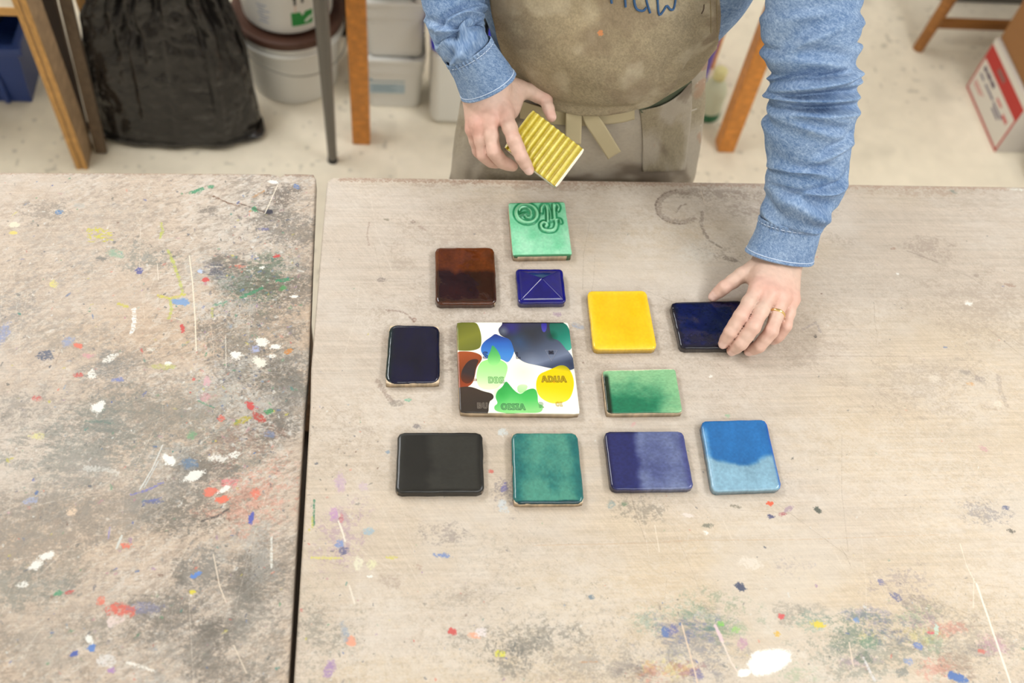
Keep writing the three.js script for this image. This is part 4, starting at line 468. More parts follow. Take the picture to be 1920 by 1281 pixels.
const handA = {
  fingers: [
    [Y3([[948, 216, 1.04], [964, 264, 1.037], [978, 295, 1.022], [992, 319, 1.003]]), [0.0116, 0.0104, 0.0095, 0.0079]],
    [Y3([[917, 226, 1.038], [926, 285, 1.012], [941, 304, 0.995], [962, 312, 0.988]]), [0.0112, 0.0102, 0.0092, 0.0078]],
    [Y3([[897, 236, 1.03], [907, 291, 0.995], [921, 303, 0.98], [940, 306, 0.975]]), [0.0106, 0.0096, 0.0086, 0.0074]],
    [Y3([[886, 244, 1.014], [897, 284, 0.98], [907, 294, 0.965], [922, 298, 0.96]]), [0.0096, 0.0086, 0.0076, 0.0066]],
    [Y3([[957, 162, 1.045], [994, 172, 1.035], [1023, 187, 1.03], [1034, 220, 1.028]]), [0.0135, 0.0112, 0.0096, 0.0076]],
  ],
  palm: [[[929, 160, 1.06], 0.017, [946, 214, 1.04], 0.0135], [[915, 168, 1.06], 0.017, [918, 224, 1.038], 0.0135], [[900, 176, 1.056], 0.0165, [898, 232, 1.03], 0.0128], [[888, 184, 1.048], 0.016, [887, 240, 1.014], 0.012], [[957, 162, 1.045], 0.0135, [952, 200, 1.03], 0.013], [[974, 174, 1.035], 0.0105, [958, 208, 1.03], 0.012], [[930, 158, 1.062], 0.0195, [893, 98, 1.108], 0.02], [[899, 175, 1.057], 0.0195, [878, 108, 1.105], 0.02], [[925, 185, 1.03], 0.018, [920, 225, 1.01], 0.014]],
};
function handField(h) {
  const palm = h.palm.map(([a, ra, b, rb]) => [onY(...a), onY(...b), ra, rb]);
  const joints = h.fingers.flatMap(([p, r], k) => [[p[1], r[1] * 1.15], [p[2], r[2]], ...(k < 4 ? [[p[0], r[0] * 1.2]] : [])]);
  const seg = []; h.fingers.forEach(([p, r], k) => { for (let j = 0; j < 3; j++) { const m = p[j].clone().lerp(p[j + 1], 0.5), rm = (r[j] + r[j + 1]) / 2 * 1.02; seg.push([k, p[j], m, r[j] * 1.0, rm], [k, m, p[j + 1], rm, r[j + 1] * 1.03]); } });
  return (x, y, z) => {
    let d = 1; for (const [a, b, ra, rb] of palm) d = smin(d, cone(x, y, z, a, b, ra, rb), 0.016);
    let f = 1, cur = -1, c = 1; for (const [k, a, b, ra, rb] of seg) { const e = cone(x, y, z, a, b, ra, rb); if (k !== cur) { f = Math.min(f, c); c = e; cur = k; } else c = smin(c, e, 0.005); } f = Math.min(f, c);
    let o = smin(d, f, 0.0085);
    if (Math.abs(o) < 0.006) {
      for (const [p, r] of joints) { const q = Math.hypot(x - p.x, y - p.y, z - p.z); if (q < r * 2.2) { const up = clamp((y - p.y) / r * 0.8 + 0.2); o -= 0.0006 * up * Math.exp(-(q / r - 1) * (q / r - 1) * 6); } }
      o += 0.0007 * (noise3(x * 130, y * 130, z * 130) - 0.5) + 0.00025 * (noise3(x * 520, y * 520, z * 520) - 0.5);
    }
    return o;
  };
}
const SKIN = [0.64, 0.47, 0.375], FLUSH = [0.66, 0.33, 0.265];
const NAIL = [0.76, 0.52, 0.45];
function skinned(g, fn, nails = []) { const p = g.attributes.position, c = new Float32Array(p.count * 3); for (let i = 0; i < p.count; i++) { const k = fn(p.getX(i), p.getY(i), p.getZ(i)), m = 0.94 + 0.12 * noise3(p.getX(i) * 260, p.getY(i) * 260, p.getZ(i) * 260); let nl = 0; for (const [q, ax, up, w] of nails) { const dx = p.getX(i) - q.x, dy = p.getY(i) - q.y, dz = p.getZ(i) - q.z, a = dx * ax.x + dy * ax.y + dz * ax.z, n = dx * up.x + dy * up.y + dz * up.z, sd = Math.sqrt(Math.max(0, dx * dx + dy * dy + dz * dz - a * a - n * n)); if (n > -w * 0.55) nl = Math.max(nl, smooth(1.15, 0.85, Math.max(Math.abs(a) / (w * 0.85), sd / (w * 0.72)))); } for (let j = 0; j < 3; j++) c[i * 3 + j] = lerp(lerp(SKIN[j], FLUSH[j], k) * m, NAIL[j], nl); } g.setAttribute('color', new THREE.BufferAttribute(c, 3)); return g; }
function bounds(h, m) { const lo = [9, 9, 9], hi = [-9, -9, -9]; for (const p of [...h.fingers.flatMap(([q]) => q), ...h.palm.flatMap(([a, , b]) => [onY(...a), onY(...b)])]) p.toArray().forEach((v, k) => { lo[k] = Math.min(lo[k], v - m); hi[k] = Math.max(hi[k], v + m); }); return [lo, hi]; }
const bodyParts = [];
for (const h of [handB, handA]) {
  const [lo, hi] = bounds(h, 0.027), f = handField(h);
  const g = surface(f, lo, hi, 0.0024);
  const hot = h.fingers.flatMap(([p], k) => (k < 4 ? [[p[0], 0.017], [p[1], 0.013], [p[2], 0.010], [p[3], 0.011]] : [[p[2], 0.012], [p[3], 0.011]]));
  bodyParts.push(skinned(g, (x, y, z) => { let s = 0.12 + 0.25 * (fbm(x * 90, z * 90 + y * 40, 2) - 0.4); for (const [p, r] of hot) s += 0.5 * Math.exp(-((x - p.x) ** 2 + (y - p.y) ** 2 + (z - p.z) ** 2) / (r * r * 1.3)); return clamp(s); }, h.fingers.map(([p, rr]) => { const ax = p[3].clone().sub(p[2]).normalize(), bend = p[1].clone().sub(p[2]).normalize(), up = ax.clone().add(bend).multiplyScalar(-1); up.addScaledVector(ax, -up.dot(ax)); if (up.length() < 0.05) up.set(0, 1, 0).addScaledVector(ax, -ax.y); up.normalize(); return [p[3].clone().addScaledVector(up, rr[3]).addScaledVector(ax, -0.001), ax, up, 0.0078]; })));
}
const SHA = V(0.125, 1.40, -1.345), SHB = V(0.585, 1.395, -1.285), NECK = V(0.352, 1.47, -1.315), HEAD = V(0.355, 1.625, -1.245);
const elbowA = onZ(838, -45, -1.285), elbowB = onZ(1528, 190, -1.09);
{
  // trunk, arms and legs inside the clothes
  const wa = onY(915, 168, 1.062), wb = onY(1465, 470, T0 + 0.07);
  const bones = [[V(0.34, 1.0, -1.385), V(0.35, 1.28, -1.36), 0.1, 0.095], [V(0.27, 0.95, -1.39), V(0.26, 1.3, -1.36), 0.07, 0.07], [V(0.41, 0.95, -1.39), V(0.445, 1.3, -1.35), 0.07, 0.07], [SHA, SHB, 0.035, 0.035], [V(0.352, 1.36, -1.335), NECK, 0.05, 0.053], [NECK, V(0.354, 1.56, -1.28), 0.056, 0.055], [SHA, elbowA, 0.042, 0.034], [elbowA, wa, 0.029, 0.021], [SHB, elbowB, 0.042, 0.035], [elbowB, wb, 0.034, 0.022], [V(0.25, 0.92, -1.39), V(0.235, 0.5, -1.385), 0.085, 0.055], [V(0.235, 0.5, -1.385), V(0.23, 0.1, -1.42), 0.054, 0.04], [V(0.43, 0.92, -1.39), V(0.45, 0.5, -1.385), 0.085, 0.055], [V(0.45, 0.5, -1.385), V(0.455, 0.1, -1.42), 0.054, 0.04]];
  const f = (x, y, z) => { let d = 1; for (const [a, b, ra, rb] of bones) d = smin(d, cone(x, y, z, a, b, ra, rb), 0.03); return d; };
  bodyParts.unshift(skinned(surface(f, [-0.04, 0.04, -1.56], [0.72, 1.62, -0.88], 0.015), () => 0.15));
  // the head, bent down over the tiles
  const look = new THREE.Quaternion().setFromEuler(new THREE.Euler(0.62, 0.05, 0)), inv = look.clone().invert(), q = V(0, 0, 0);
  const ell = (p, cx, cy, cz, rx, ry, rz) => { const k = Math.hypot((p.x - cx) / rx, (p.y - cy) / ry, (p.z - cz) / rz); return (k - 1) * Math.min(rx, ry, rz); };
  const local = (fn) => (x, y, z) => { q.set(x - HEAD.x, y - HEAD.y, z - HEAD.z).applyQuaternion(inv); return fn(q); };
  const f0 = V(0, -0.02, 0), f1 = V(0, -0.13, -0.03), f2 = V(0, 0.012, 0.086), f3 = V(0, -0.034, 0.109), bl0 = V(-0.012, 0.022, 0.088), bl1 = V(-0.048, 0.022, 0.074), br0 = V(0.012, 0.022, 0.088), br1 = V(0.048, 0.022, 0.074);
  const face = local((p) => {
    let d = ell(p, 0, 0.03, -0.015, 0.076, 0.088, 0.096); d = smin(d, ell(p, 0, -0.04, 0.022, 0.058, 0.075, 0.066), 0.05); d = smin(d, ell(p, 0, -0.098, 0.052, 0.026, 0.02, 0.026), 0.03);
    d = smin(d, cone(p.x, p.y, p.z, f0, f1, 0.055, 0.056), 0.03);
    for (const s of [-1, 1]) { d = Math.max(d, -(Math.hypot(p.x - s * 0.032, (p.y - 0.002) * 1.3, p.z - 0.094) - 0.017)); d = smin(d, Math.hypot(p.x - s * 0.032, p.y - 0.001, p.z - 0.07) - 0.0125, 0.003); d = smin(d, cone(p.x, p.y, p.z, s < 0 ? bl0 : br0, s < 0 ? bl1 : br1, 0.006, 0.005), 0.012); d = smin(d, ell(p, s * 0.079, -0.005, -0.012, 0.009, 0.032, 0.019), 0.008); }
    d = smin(d, cone(p.x, p.y, p.z, f2, f3, 0.008, 0.0125), 0.012);
    for (const s of [-1, 1]) d = smin(d, ell(p, s * 0.011, -0.037, 0.098, 0.008, 0.007, 0.009), 0.006);
    d = smin(d, ell(p, 0, -0.064, 0.082, 0.023, 0.0055, 0.010), 0.004); d = smin(d, ell(p, 0, -0.075, 0.079, 0.02, 0.006, 0.011), 0.004); d = Math.max(d, -ell(p, 0, -0.069, 0.094, 0.022, 0.0012, 0.006));
    return d;
  });
  bodyParts.push(skinned(surface(face, [HEAD.x - 0.12, HEAD.y - 0.19, HEAD.z - 0.16], [HEAD.x + 0.12, HEAD.y + 0.16, HEAD.z + 0.16], 0.004), (x, y, z) => { q.set(x - HEAD.x, y - HEAD.y, z - HEAD.z).applyQuaternion(inv); return clamp(0.15 + 0.7 * Math.exp(-((q.x) ** 2 / 0.0006 + (q.y + 0.07) ** 2 / 0.00012)) * (q.z > 0.06 ? 1 : 0)); }));
  const hair = local((p) => { let d = ell(p, 0, 0.04, -0.022, 0.085, 0.092, 0.1); const brow = p.z > 0.035 ? 0.055 - p.y : -1; const side = -0.05 - p.y + (p.z > 0.01 ? 0.09 : 0) * clamp((p.z - 0.01) / 0.03); d = Math.max(d, brow * 0.8, side * 0.8); return d + 0.006 * (noise3(p.x * 60, p.y * 60, p.z * 160) - 0.5); });
  const hg = surface(hair, [HEAD.x - 0.12, HEAD.y - 0.17, HEAD.z - 0.17], [HEAD.x + 0.12, HEAD.y + 0.17, HEAD.z + 0.16], 0.005);
  const eyeW = [], eyeD = []; for (const s of [-1, 1]) { const a = new THREE.SphereGeometry(0.0122, 20, 14); a.translate(s * 0.032, 0.0, 0.0735); eyeW.push(a); const b = new THREE.SphereGeometry(0.0062, 14, 10); b.scale(1, 1, 0.5); b.translate(s * 0.032, -0.002, 0.0845); eyeD.push(b); }
  for (const g of [...eyeW, ...eyeD]) { g.applyQuaternion(look); g.translate(HEAD.x, HEAD.y, HEAD.z); }
  const all = mergeGeometries(bodyParts.map((g) => { const h = g.toNonIndexed(); return h; }));
  const skinBump = grey(128, 128, (u, v) => wrapNoise(u, v, 64));
  worn('body', mergeVertices(all), new THREE.MeshPhysicalMaterial({ vertexColors: true, roughness: 0.52, sheen: 0.25, sheenColor: new THREE.Color(0.9, 0.5, 0.4), sheenRoughness: 0.5 }), person, 'bare hands and head');
  worn('hair', hg, mat(0x3a2a1e, 0.6)); for (const k of [0, 1]) { worn('eye', eyeW[k], mat(0xf2eee8, 0.2)); worn('iris', eyeD[k], mat(0x2c2019, 0.15)); }
}
// wedding ring
{
  const [p] = handB.fingers[2], a = p[0].clone().lerp(p[1], 0.47), d = p[1].clone().sub(p[0]).normalize(), g = new THREE.TorusGeometry(0.0116, 0.0014, 10, 48); g.scale(1, 1, 1.6);
  g.applyQuaternion(new THREE.Quaternion().setFromUnitVectors(V(0, 0, 1), d)); g.translate(a.x, a.y, a.z); worn('ring', g, new THREE.MeshStandardMaterial({ color: 0xe8c98a, metalness: 1, roughness: 0.2 }), person, 'thin gold finger ring');
}
// ---- denim shirt
const denimMap = dataTexture(512, 512, (u, v, c) => { const w = wrapNoise(u, v, 256), t = wrapNoise((u + v) % 1, v, 128, 3), fade = 0.6 * wrapNoise(u, v, 8, 5) + 0.4 * wrapNoise(u, v, 24, 6), slub = wrapNoise(u, v * 1, 64, 8) * wrapNoise(u, v, 4, 9); const k = 0.46 + 0.5 * (w - 0.5) + 0.4 * (t - 0.5) + 0.42 * (fade - 0.5) + 0.2 * (slub - 0.25); c[0] = lerp(76, 166, k); c[1] = lerp(106, 186, k); c[2] = lerp(148, 212, k); });
const denim = new THREE.MeshStandardMaterial({ map: denimMap, roughness: 0.88, bumpMap: denimMap, bumpScale: 0.0004 });
const seamCloth = mat(0x7f9cc6, 0.9);
function folds(list, seed, extra = 0) {
  const r = rng(seed), all = [...list]; for (let k = 0; k < extra; k++) all.push([r(), r() * 6.28, 0.5 + r() * 0.9, (r() - 0.5) * 0.07, 0.0016 + 0.0032 * r(), 0.010 + 0.012 * r()]);
  return (s, a) => { let d = 0; const calm = smooth(0.01, 0.13, s); for (const [s0, a0, span, slope, amp, w] of all) { let e = a - a0; e -= Math.PI * 2 * Math.round(e / (Math.PI * 2)); const win = Math.exp(-(e / span) * (e / span) * 1.6); if (win < 0.02) continue; const q = (s - s0 - slope * e) / w; d += amp * calm * 1.6 * win * (Math.exp(-q * q * 1.3) - 0.85 * Math.exp(-(q - 1.4) * (q - 1.4) * 1.1)); } return d; };
}
const ringPx = (L, R, z, flat = 0.95) => { const a = onZ(...L, z), b = onZ(...R, z); return { c: a.clone().lerp(b, 0.5), rx: a.distanceTo(b) / 2, rz: a.distanceTo(b) / 2 * flat }; };
{
  // the arm that reaches to the bench
  const zB = (py) => -0.945 - (482 - py) / 482 * 0.222;
  const rowsB = [[[1434, 404], [1532, 428], 412], [[1440, 370], [1556, 392], 385], [[1440, 338], [1576, 356], 348], [[1446, 308], [1588, 312], 310], [[1437, 275], [1594, 272], 274], [[1438, 225], [1601, 222], 224], [[1444, 190], [1606, 182], 186], [[1440, 160], [1611, 148], 154], [[1444, 132], [1606, 120], 126], [[1432, 92], [1610, 80], 86], [[1428, 55], [1614, 40], 48], [[1438, 0], [1618, -14], -6], [[1442, -60], [1624, -80], -70]];
  const rings = rowsB.map(([L, R, y]) => ringPx(L, R, zB(y), 0.9)); rings.unshift(ringPx([1432, 436], [1518, 458], zB(446), 0.66)); rings.push({ c: SHB.clone().add(V(0.01, -0.02, 0)), rx: 0.082, rz: 0.085 }, { c: SHB.clone().add(V(-0.05, 0.035, -0.01)), rx: 0.07, rz: 0.075 });
  const across = onZ(1600, 250, -1.05).sub(onZ(1440, 250, -1.05)).normalize();
  const hand = folds([[0.135, 1.5, 1.3, 0.02, 0.006, 0.016], [0.2, 1.3, 0.9, -0.05, 0.006, 0.016], [0.275, 1.9, 1.0, 0.03, 0.0055, 0.016], [0.33, 1.2, 0.8, -0.04, 0.005, 0.015], [0.385, 1.7, 1.0, 0.03, 0.0055, 0.014], [0.43, 1.5, 1.2, -0.012, 0.008, 0.014], [0.48, 1.6, 1.5, 0.008, 0.011, 0.016], [0.54, 1.8, 1.4, -0.012, 0.013, 0.022], [0.61, 1.4, 1.1, 0.05, 0.006, 0.022], [0.69, 2.0, 1.0, -0.06, 0.006, 0.024], [0.05, 1.9, 1.0, 0.04, 0.0045, 0.012]].map(([s, a, sp, sl, am, w]) => [s, -a, sp, -sl, am, w]), 11, 46);
  worn('shirt_sleeve', loft(rings, 190, 112, hand, across, true, [1.2, 3.6]), denim);
  const c0 = ringPx([1431, 401], [1535, 426], zB(413), 0.74), c1 = ringPx([1421, 432], [1525, 462], zB(446), 0.7), c2 = ringPx([1406, 464], [1515, 500], zB(482), 0.64);
  const cuffA = (rings2, ac, seed) => { const n = (s, a) => 0.0012 * Math.exp(-((s - 0.03) ** 2) / 0.0012) + 0.0013 * Math.exp(-((s - 0.97) ** 2) / 0.0008) - 0.0012 * Math.exp(-((s - 0.16) ** 2) / 0.0009) + 0.0022 * Math.sin(a * 38 + 3 * noise(a * 3, 2)) * Math.exp(-((s - 0.1) ** 2) / 0.01) * (0.4 + noise(a * 8, seed)) + 0.0012 * (noise(a * 5 + seed, s * 4) - 0.5); const o = loft(rings2, 60, 150, n, ac, false, [1.2, 3.6]); return o; };
  const thread = mat(0xc4d2e6, 0.9), seamRing = ([p, q, t], across2) => { const c = p.c.clone().lerp(q.c, t), tn = q.c.clone().sub(p.c).normalize(), u = across2.clone().addScaledVector(tn, -across2.dot(tn)).normalize(), v = tn.clone().cross(u), rx = lerp(p.rx, q.rx, t) + 0.0002, rz = lerp(p.rz, q.rz, t) + 0.0002, pts = []; for (let k = 0; k < 48; k++) { const e = k / 48 * Math.PI * 2; pts.push(c.clone().addScaledVector(u, Math.cos(e) * rx).addScaledVector(v, Math.sin(e) * rz)); } worn('cuff_stitching', tube(pts, 0.0007, 120, 5, true), thread); };
  const ac = onZ(1515, 500, -0.945).sub(onZ(1406, 464, -0.945)).normalize();
  for (const rr of [[c0, c1, 0.22], [c1, c2, 0.82]]) seamRing(rr, ac);
  worn('shirt_cuff', [cuffA([c0, c1, c2], ac, 3), loft([{ ...c2 }, { c: c2.c.clone().lerp(c1.c, 0.25), rx: c2.rx * 0.94, rz: c2.rz * 0.94 }, { c: c1.c, rx: c1.rx * 0.93, rz: c1.rz * 0.93 }], 8, 60, null, ac, false)], denim);
  // the arm that holds the ribbed tile
  const rowsA = [[[838, 116], [914, 72], -1.185], [[822, 96], [908, 56], -1.20], [[808, 68], [906, 38], -1.215], [[797, 35], [908, 18], -1.232], [[789, 0], [911, -12], -1.252], [[781, -45], [912, -50], -1.275]];
  const ringsA = rowsA.map(([L, R, z]) => ringPx(L, R, z, 1)); ringsA[0].rx *= 0.97; ringsA.unshift(ringPx([862, 150], [926, 112], -1.171, 0.82)); ringsA.push({ c: elbowA.clone().add(V(-0.012, 0.07, -0.035)), rx: 0.066 }, { c: SHA.clone().add(V(-0.01, -0.03, 0)), rx: 0.082 }, { c: SHA.clone().add(V(0.05, 0.035, 0)), rx: 0.07 });
  const acA = onZ(905, 40, -1.2).sub(onZ(805, 60, -1.2)).normalize();
  worn('shirt_sleeve', loft(ringsA, 130, 100, folds([[0.1, -1.6, 1.2, -0.1, 0.005, 0.03], [0.19, -1.2, 1.0, 0.12, 0.006, 0.035], [0.28, -1.8, 1.0, -0.1, 0.006, 0.03], [0.36, -1.4, 1.2, 0.08, 0.006, 0.03]], 21, 24), acA, true, [1.2, 3.6]), denim);
  const a0 = ringPx([840, 117], [917, 73], -1.183, 1.0), a1 = ringPx([856, 152], [940, 103], -1.172, 0.86), a2 = ringPx([871, 189], [962, 135], -1.162, 0.84), acc = onZ(962, 135, -1.162).sub(onZ(871, 189, -1.162)).normalize();
  for (const rr of [[a0, a1, 0.22], [a1, a2, 0.82]]) seamRing(rr, acc);
  worn('shirt_cuff', [cuffA([a0, a1, a2], acc, 9), loft([{ ...a2 }, { c: a2.c.clone().lerp(a1.c, 0.25), rx: a2.rx * 0.94, rz: a2.rz * 0.94 }, { c: a1.c, rx: a1.rx * 0.93, rz: a1.rz * 0.93 }], 8, 60, null, acc, false)], denim);
  // trunk of the shirt
  const tor = [[0.335, 0.90, -1.385, 0.165, 0.13], [0.338, 0.98, -1.38, 0.18, 0.13], [0.342, 1.04, -1.375, 0.205, 0.125], [0.346, 1.11, -1.37, 0.235, 0.12], [0.35, 1.22, -1.36, 0.238, 0.122], [0.352, 1.33, -1.345, 0.238, 0.122], [0.353, 1.40, -1.335, 0.228, 0.112], [0.353, 1.45, -1.328, 0.15, 0.09], [0.353, 1.475, -1.32, 0.072, 0.07]].map(([x, y, z, a, b]) => ({ c: V(x, y, z), rx: a, rz: b }));
  worn('shirt_body', loft(tor, 110, 110, folds([], 5, 26), V(1, 0, 0), true, [2.6, 2.6]), denim);
  worn('shirt_collar', tube([[0.29, 1.47, -1.31], [0.31, 1.485, -1.37], [0.353, 1.49, -1.385], [0.40, 1.485, -1.37], [0.415, 1.47, -1.31], [0.353, 1.445, -1.255]], 0.014, 60, 10, true), denim);
}
// ---- trousers and shoes
{
  const cloth = mat(0x3b3f4a, 0.9);
  for (const s of [-1, 1]) { const x = 0.34 + s * 0.095; worn('trouser_leg', loft([[x, 0.06, -1.41, 0.062, 0.075], [x, 0.3, -1.4, 0.068, 0.08], [x, 0.55, -1.385, 0.078, 0.088], [x - s * 0.006, 0.8, -1.385, 0.092, 0.1], [x - s * 0.02, 0.97, -1.385, 0.1, 0.11]].map(([a, b, c, d, e]) => ({ c: V(a, b, c), rx: d, rz: e })), 50, 40, folds([], 40 + s, 14)), cloth); 
    const sh = surface((X, Y, Z) => { let d = cone(X, Y, Z, V(x, 0.042, -1.45), V(x + s * 0.015, 0.036, -1.29), 0.043, 0.04); d = smin(d, cone(X, Y, Z, V(x, 0.05, -1.43), V(x, 0.1, -1.42), 0.045, 0.048), 0.03); return Math.max(d, 0.004 - Y); }, [x - 0.08, 0, -1.53], [x + 0.09, 0.16, -1.22], 0.007); worn('shoe', sh, mat(0x2a2523, 0.6)); }
}
// ---- apron
{
  const canvasMap = dataTexture(512, 512, (u, v, c) => { const w = wrapNoise(u, v, 256), h = wrapNoise(u, v, 128, 2), big = fbm(u * 5 + 3, v * 5, 4), dust = smooth(0.52, 0.72, fbm(u * 7 + 31, v * 7 + 4, 4)), dark = smooth(0.55, 0.75, fbm(u * 6 + 60, v * 9 + 14, 4)); const k = 1 + 0.16 * (w - 0.5) + 0.1 * (h - 0.5) + 0.22 * (big - 0.5); let r = 146 * k, g = 132 * k, b = 106 * k; r = lerp(r, 196, dust * 0.45); g = lerp(g, 184, dust * 0.45); b = lerp(b, 160, dust * 0.45); r = lerp(r, 116, dark * 0.4); g = lerp(g, 98, dark * 0.4); b = lerp(b, 78, dark * 0.4);
    const sp = Math.hypot(u - 0.47, v - 0.40) < 0.008 + 0.006 * noise(u * 200, v * 200); if (sp) { r = 196; g = 130; b = 84; } c[0] = r; c[1] = g; c[2] = b; });
  const slipMap = dataTexture(512, 512, (u, v, c) => { const w = wrapNoise(u, v, 256), big = fbm(u * 6 + 13, v * 4, 4), film = smooth(0.42, 0.66, fbm(u * 5 + 51, v * 5 + 24, 5) + 0.12 * u), dark = smooth(0.54, 0.74, fbm(u * 8 + 6, v * 10 + 44, 4)), rust = smooth(0.7, 0.8, fbm(u * 14 + 80, v * 14, 3)); const k = 1 + 0.16 * (w - 0.5) + 0.2 * (big - 0.5); let r = 150 * k, g = 138 * k, b = 114 * k; r = lerp(r, 182, film * 0.65); g = lerp(g, 172, film * 0.65); b = lerp(b, 160, film * 0.65); r = lerp(r, 96, dark * 0.6); g = lerp(g, 82, dark * 0.6); b = lerp(b, 68, dark * 0.6); r = lerp(r, 168, rust * 0.4); g = lerp(g, 116, rust * 0.4); b = lerp(b, 86, rust * 0.4); const fl = 0.7 * smooth(0.93, 0.97, noise(u * 70, v * 80)) * smooth(0.6, 0.8, u); r = lerp(r, 226, fl); g = lerp(g, 220, fl); b = lerp(b, 210, fl); c[0] = r; c[1] = g; c[2] = b; });
  for (const t of [canvasMap, slipMap]) t.wrapS = t.wrapT = THREE.ClampToEdgeWrapping;
  const canvas = mat(0xffffff, 0.85, { map: canvasMap }), slip = mat(0xffffff, 0.6, { map: slipMap }), plain = mat(0xb6a887, 0.9), stitch = mat(0x8f7f5e, 0.9);
  const apron = new THREE.Group(); apron.name = 'apron'; person.add(apron); apron.userData.label = 'clay-stained khaki canvas apron';
  const Z3 = (l) => l.map(([x, y, z]) => onZ(x, y, z));
  const wrap = (row, k = 0.07) => [row[0].clone().add(V(0.035, 0.005, -k - 0.035)), row[0].clone().add(V(0.006, 0.002, -k * 0.35)), ...row, row[row.length - 1].clone().add(V(-0.006, 0.002, -k * 0.35)), row[row.length - 1].clone().add(V(-0.035, 0.005, -k - 0.035))];
  // skirt
  const s0 = Z3([[880, 130, -1.285], [912, 148, -1.24], [965, 170, -1.22], [1060, 188, -1.212], [1160, 176, -1.215], [1250, 140, -1.24], [1325, 95, -1.285]]), s1 = Z3([[868, 205, -1.28], [902, 215, -1.232], [962, 226, -1.205], [1060, 234, -1.196], [1160, 230, -1.2], [1246, 212, -1.226], [1320, 190, -1.272]]), s2 = Z3([[850, 331, -1.272], [886, 332, -1.222], [950, 333, -1.19], [1060, 334, -1.18], [1160, 334, -1.184], [1240, 335, -1.212], [1299, 336, -1.262]]);
  const down = (row, d, sp) => row.map((p) => V(0.34 + (p.x - 0.34) * sp, p.y - d, p.z - 0.004)); const up = s0.map((p) => p.clone().add(V(0, 0.03, -0.01)));
  const skirtRows = [wrap(up), wrap(s0), wrap(s1), wrap(s2), wrap(down(s2, 0.13, 1.01)), wrap(down(s2, 0.28, 1.03))];
  const skirt = worn('skirt', sheet(skirtRows, 130, 110, 0.0022, (u, v) => 0.014 * (fbm(u * 9 + 3, v * 2.6, 3) - 0.5) + 0.004 * Math.sin(u * 23 + v * 4) * smooth(0.3, 0.9, v) + 0.006 * (fbm(u * 16, v * 12 + 7, 3) - 0.5)), slip, apron, 'apron skirt whitened with dried slip');
  // bib, bloused over the waist
  const b = [Z3([[938, -190, -1.265], [1010, -200, -1.225], [1090, -205, -1.21], [1180, -205, -1.21], [1260, -200, -1.228], [1325, -190, -1.265]]), Z3([[925, -90, -1.262], [1005, -95, -1.218], [1090, -95, -1.2], [1180, -95, -1.2], [1268, -92, -1.222], [1338, -90, -1.262]]), Z3([[918, 0, -1.258], [1000, 0, -1.21], [1090, 0, -1.19], [1180, 0, -1.19], [1272, 0, -1.214], [1349, 0, -1.26]]), Z3([[930, 60, -1.25], [1002, 70, -1.198], [1092, 75, -1.172], [1190, 75, -1.174], [1276, 62, -1.204], [1350, 45, -1.264]]), Z3([[945, 110, -1.242], [1008, 135, -1.188], [1100, 150, -1.158], [1196, 142, -1.164], [1282, 108, -1.2], [1349, 70, -1.268]]), Z3([[955, 148, -1.238], [1022, 188, -1.186], [1120, 202, -1.16], [1212, 188, -1.168], [1294, 140, -1.212], [1347, 84, -1.274]]), Z3([[962, 160, -1.246], [1030, 203, -1.196], [1128, 214, -1.174], [1218, 198, -1.184], [1298, 148, -1.224], [1344, 92, -1.28]]), Z3([[968, 158, -1.262], [1036, 196, -1.216], [1130, 204, -1.196], [1216, 188, -1.206], [1292, 140, -1.24], [1338, 90, -1.288]])];
  const bib = worn('bib', sheet(b, 110, 120, 0.0022, (u, v) => { const q = (cx, cy, a, len, wid) => { const x = (u - cx) * Math.cos(a) + (v - cy) * Math.sin(a), y = -(u - cx) * Math.sin(a) + (v - cy) * Math.cos(a); return Math.exp(-((x / len) ** 2) - (y / wid) ** 2); }; return 0.007 * (fbm(u * 4 + 2, v * 5, 3) - 0.5) + 0.002 * (fbm(u * 14, v * 16, 2) - 0.5) + 0.010 * q(0.72, 0.66, -0.85, 0.16, 0.035) - 0.012 * q(0.80, 0.70, -0.75, 0.15, 0.05) + 0.005 * q(0.35, 0.78, 0.1, 0.22, 0.03) - 0.004 * q(0.35, 0.72, 0.1, 0.2, 0.025) + 0.006 * q(0.25, 0.45, 0.1, 0.13, 0.1); }), canvas, apron, 'khaki bib folded over at the waist');
  person.updateMatrixWorld(true);
  const caster = new THREE.Raycaster(), onCloth = (px, py, off = 0.0012, m = bib) => { caster.set(CAM, ray(px, py).normalize()); const h = caster.intersectObject(m)[0]; return h ? h.point.clone().addScaledVector(ray(px, py).normalize(), -off) : null; };
  const sewn = (name, lists, r, m, parent, on = bib) => { const gs = []; for (const l of lists) { const p = l.map(([x, y]) => onCloth(x, y, r * 0.5, on)).filter(Boolean); if (p.length > 1) gs.push(tube(p, r, Math.max(8, p.length * 5), 6)); } if (gs.length) return worn(name, gs, m, parent); };
  sewn('stitched_lettering', [[[1147, 6], [1145, -8], [1146, -24]], [[1146, -18], [1158, -28], [1170, -18], [1172, 0], [1173, 13]], [[1213, -16], [1200, -24], [1190, -10], [1190, 8], [1195, 18], [1206, 20], [1212, 14]], [[1212, -24], [1212, 0], [1215, 12], [1219, 24]], [[1233, -20], [1233, 4], [1237, 28], [1244, 20], [1250, 11], [1257, 18], [1262, 18], [1266, 4], [1268, -18]]], 0.0019, mat(0x35577f, 0.85), apron)?.userData && (apron.children[apron.children.length - 1].userData.label = 'blue hand-stitched letters');
  sewn('stitch_mark', [[[1320, 8], [1319, 18], [1315, 26]]], 0.0012, mat(0x5a4a3c, 0.9), apron);
  sewn('hem_seam', [[[1331, -40], [1332, 0], [1333, 30], [1333, 62]], [[1343, -40], [1344, 0], [1344.5, 30], [1345, 60]]], 0.0007, stitch, apron);
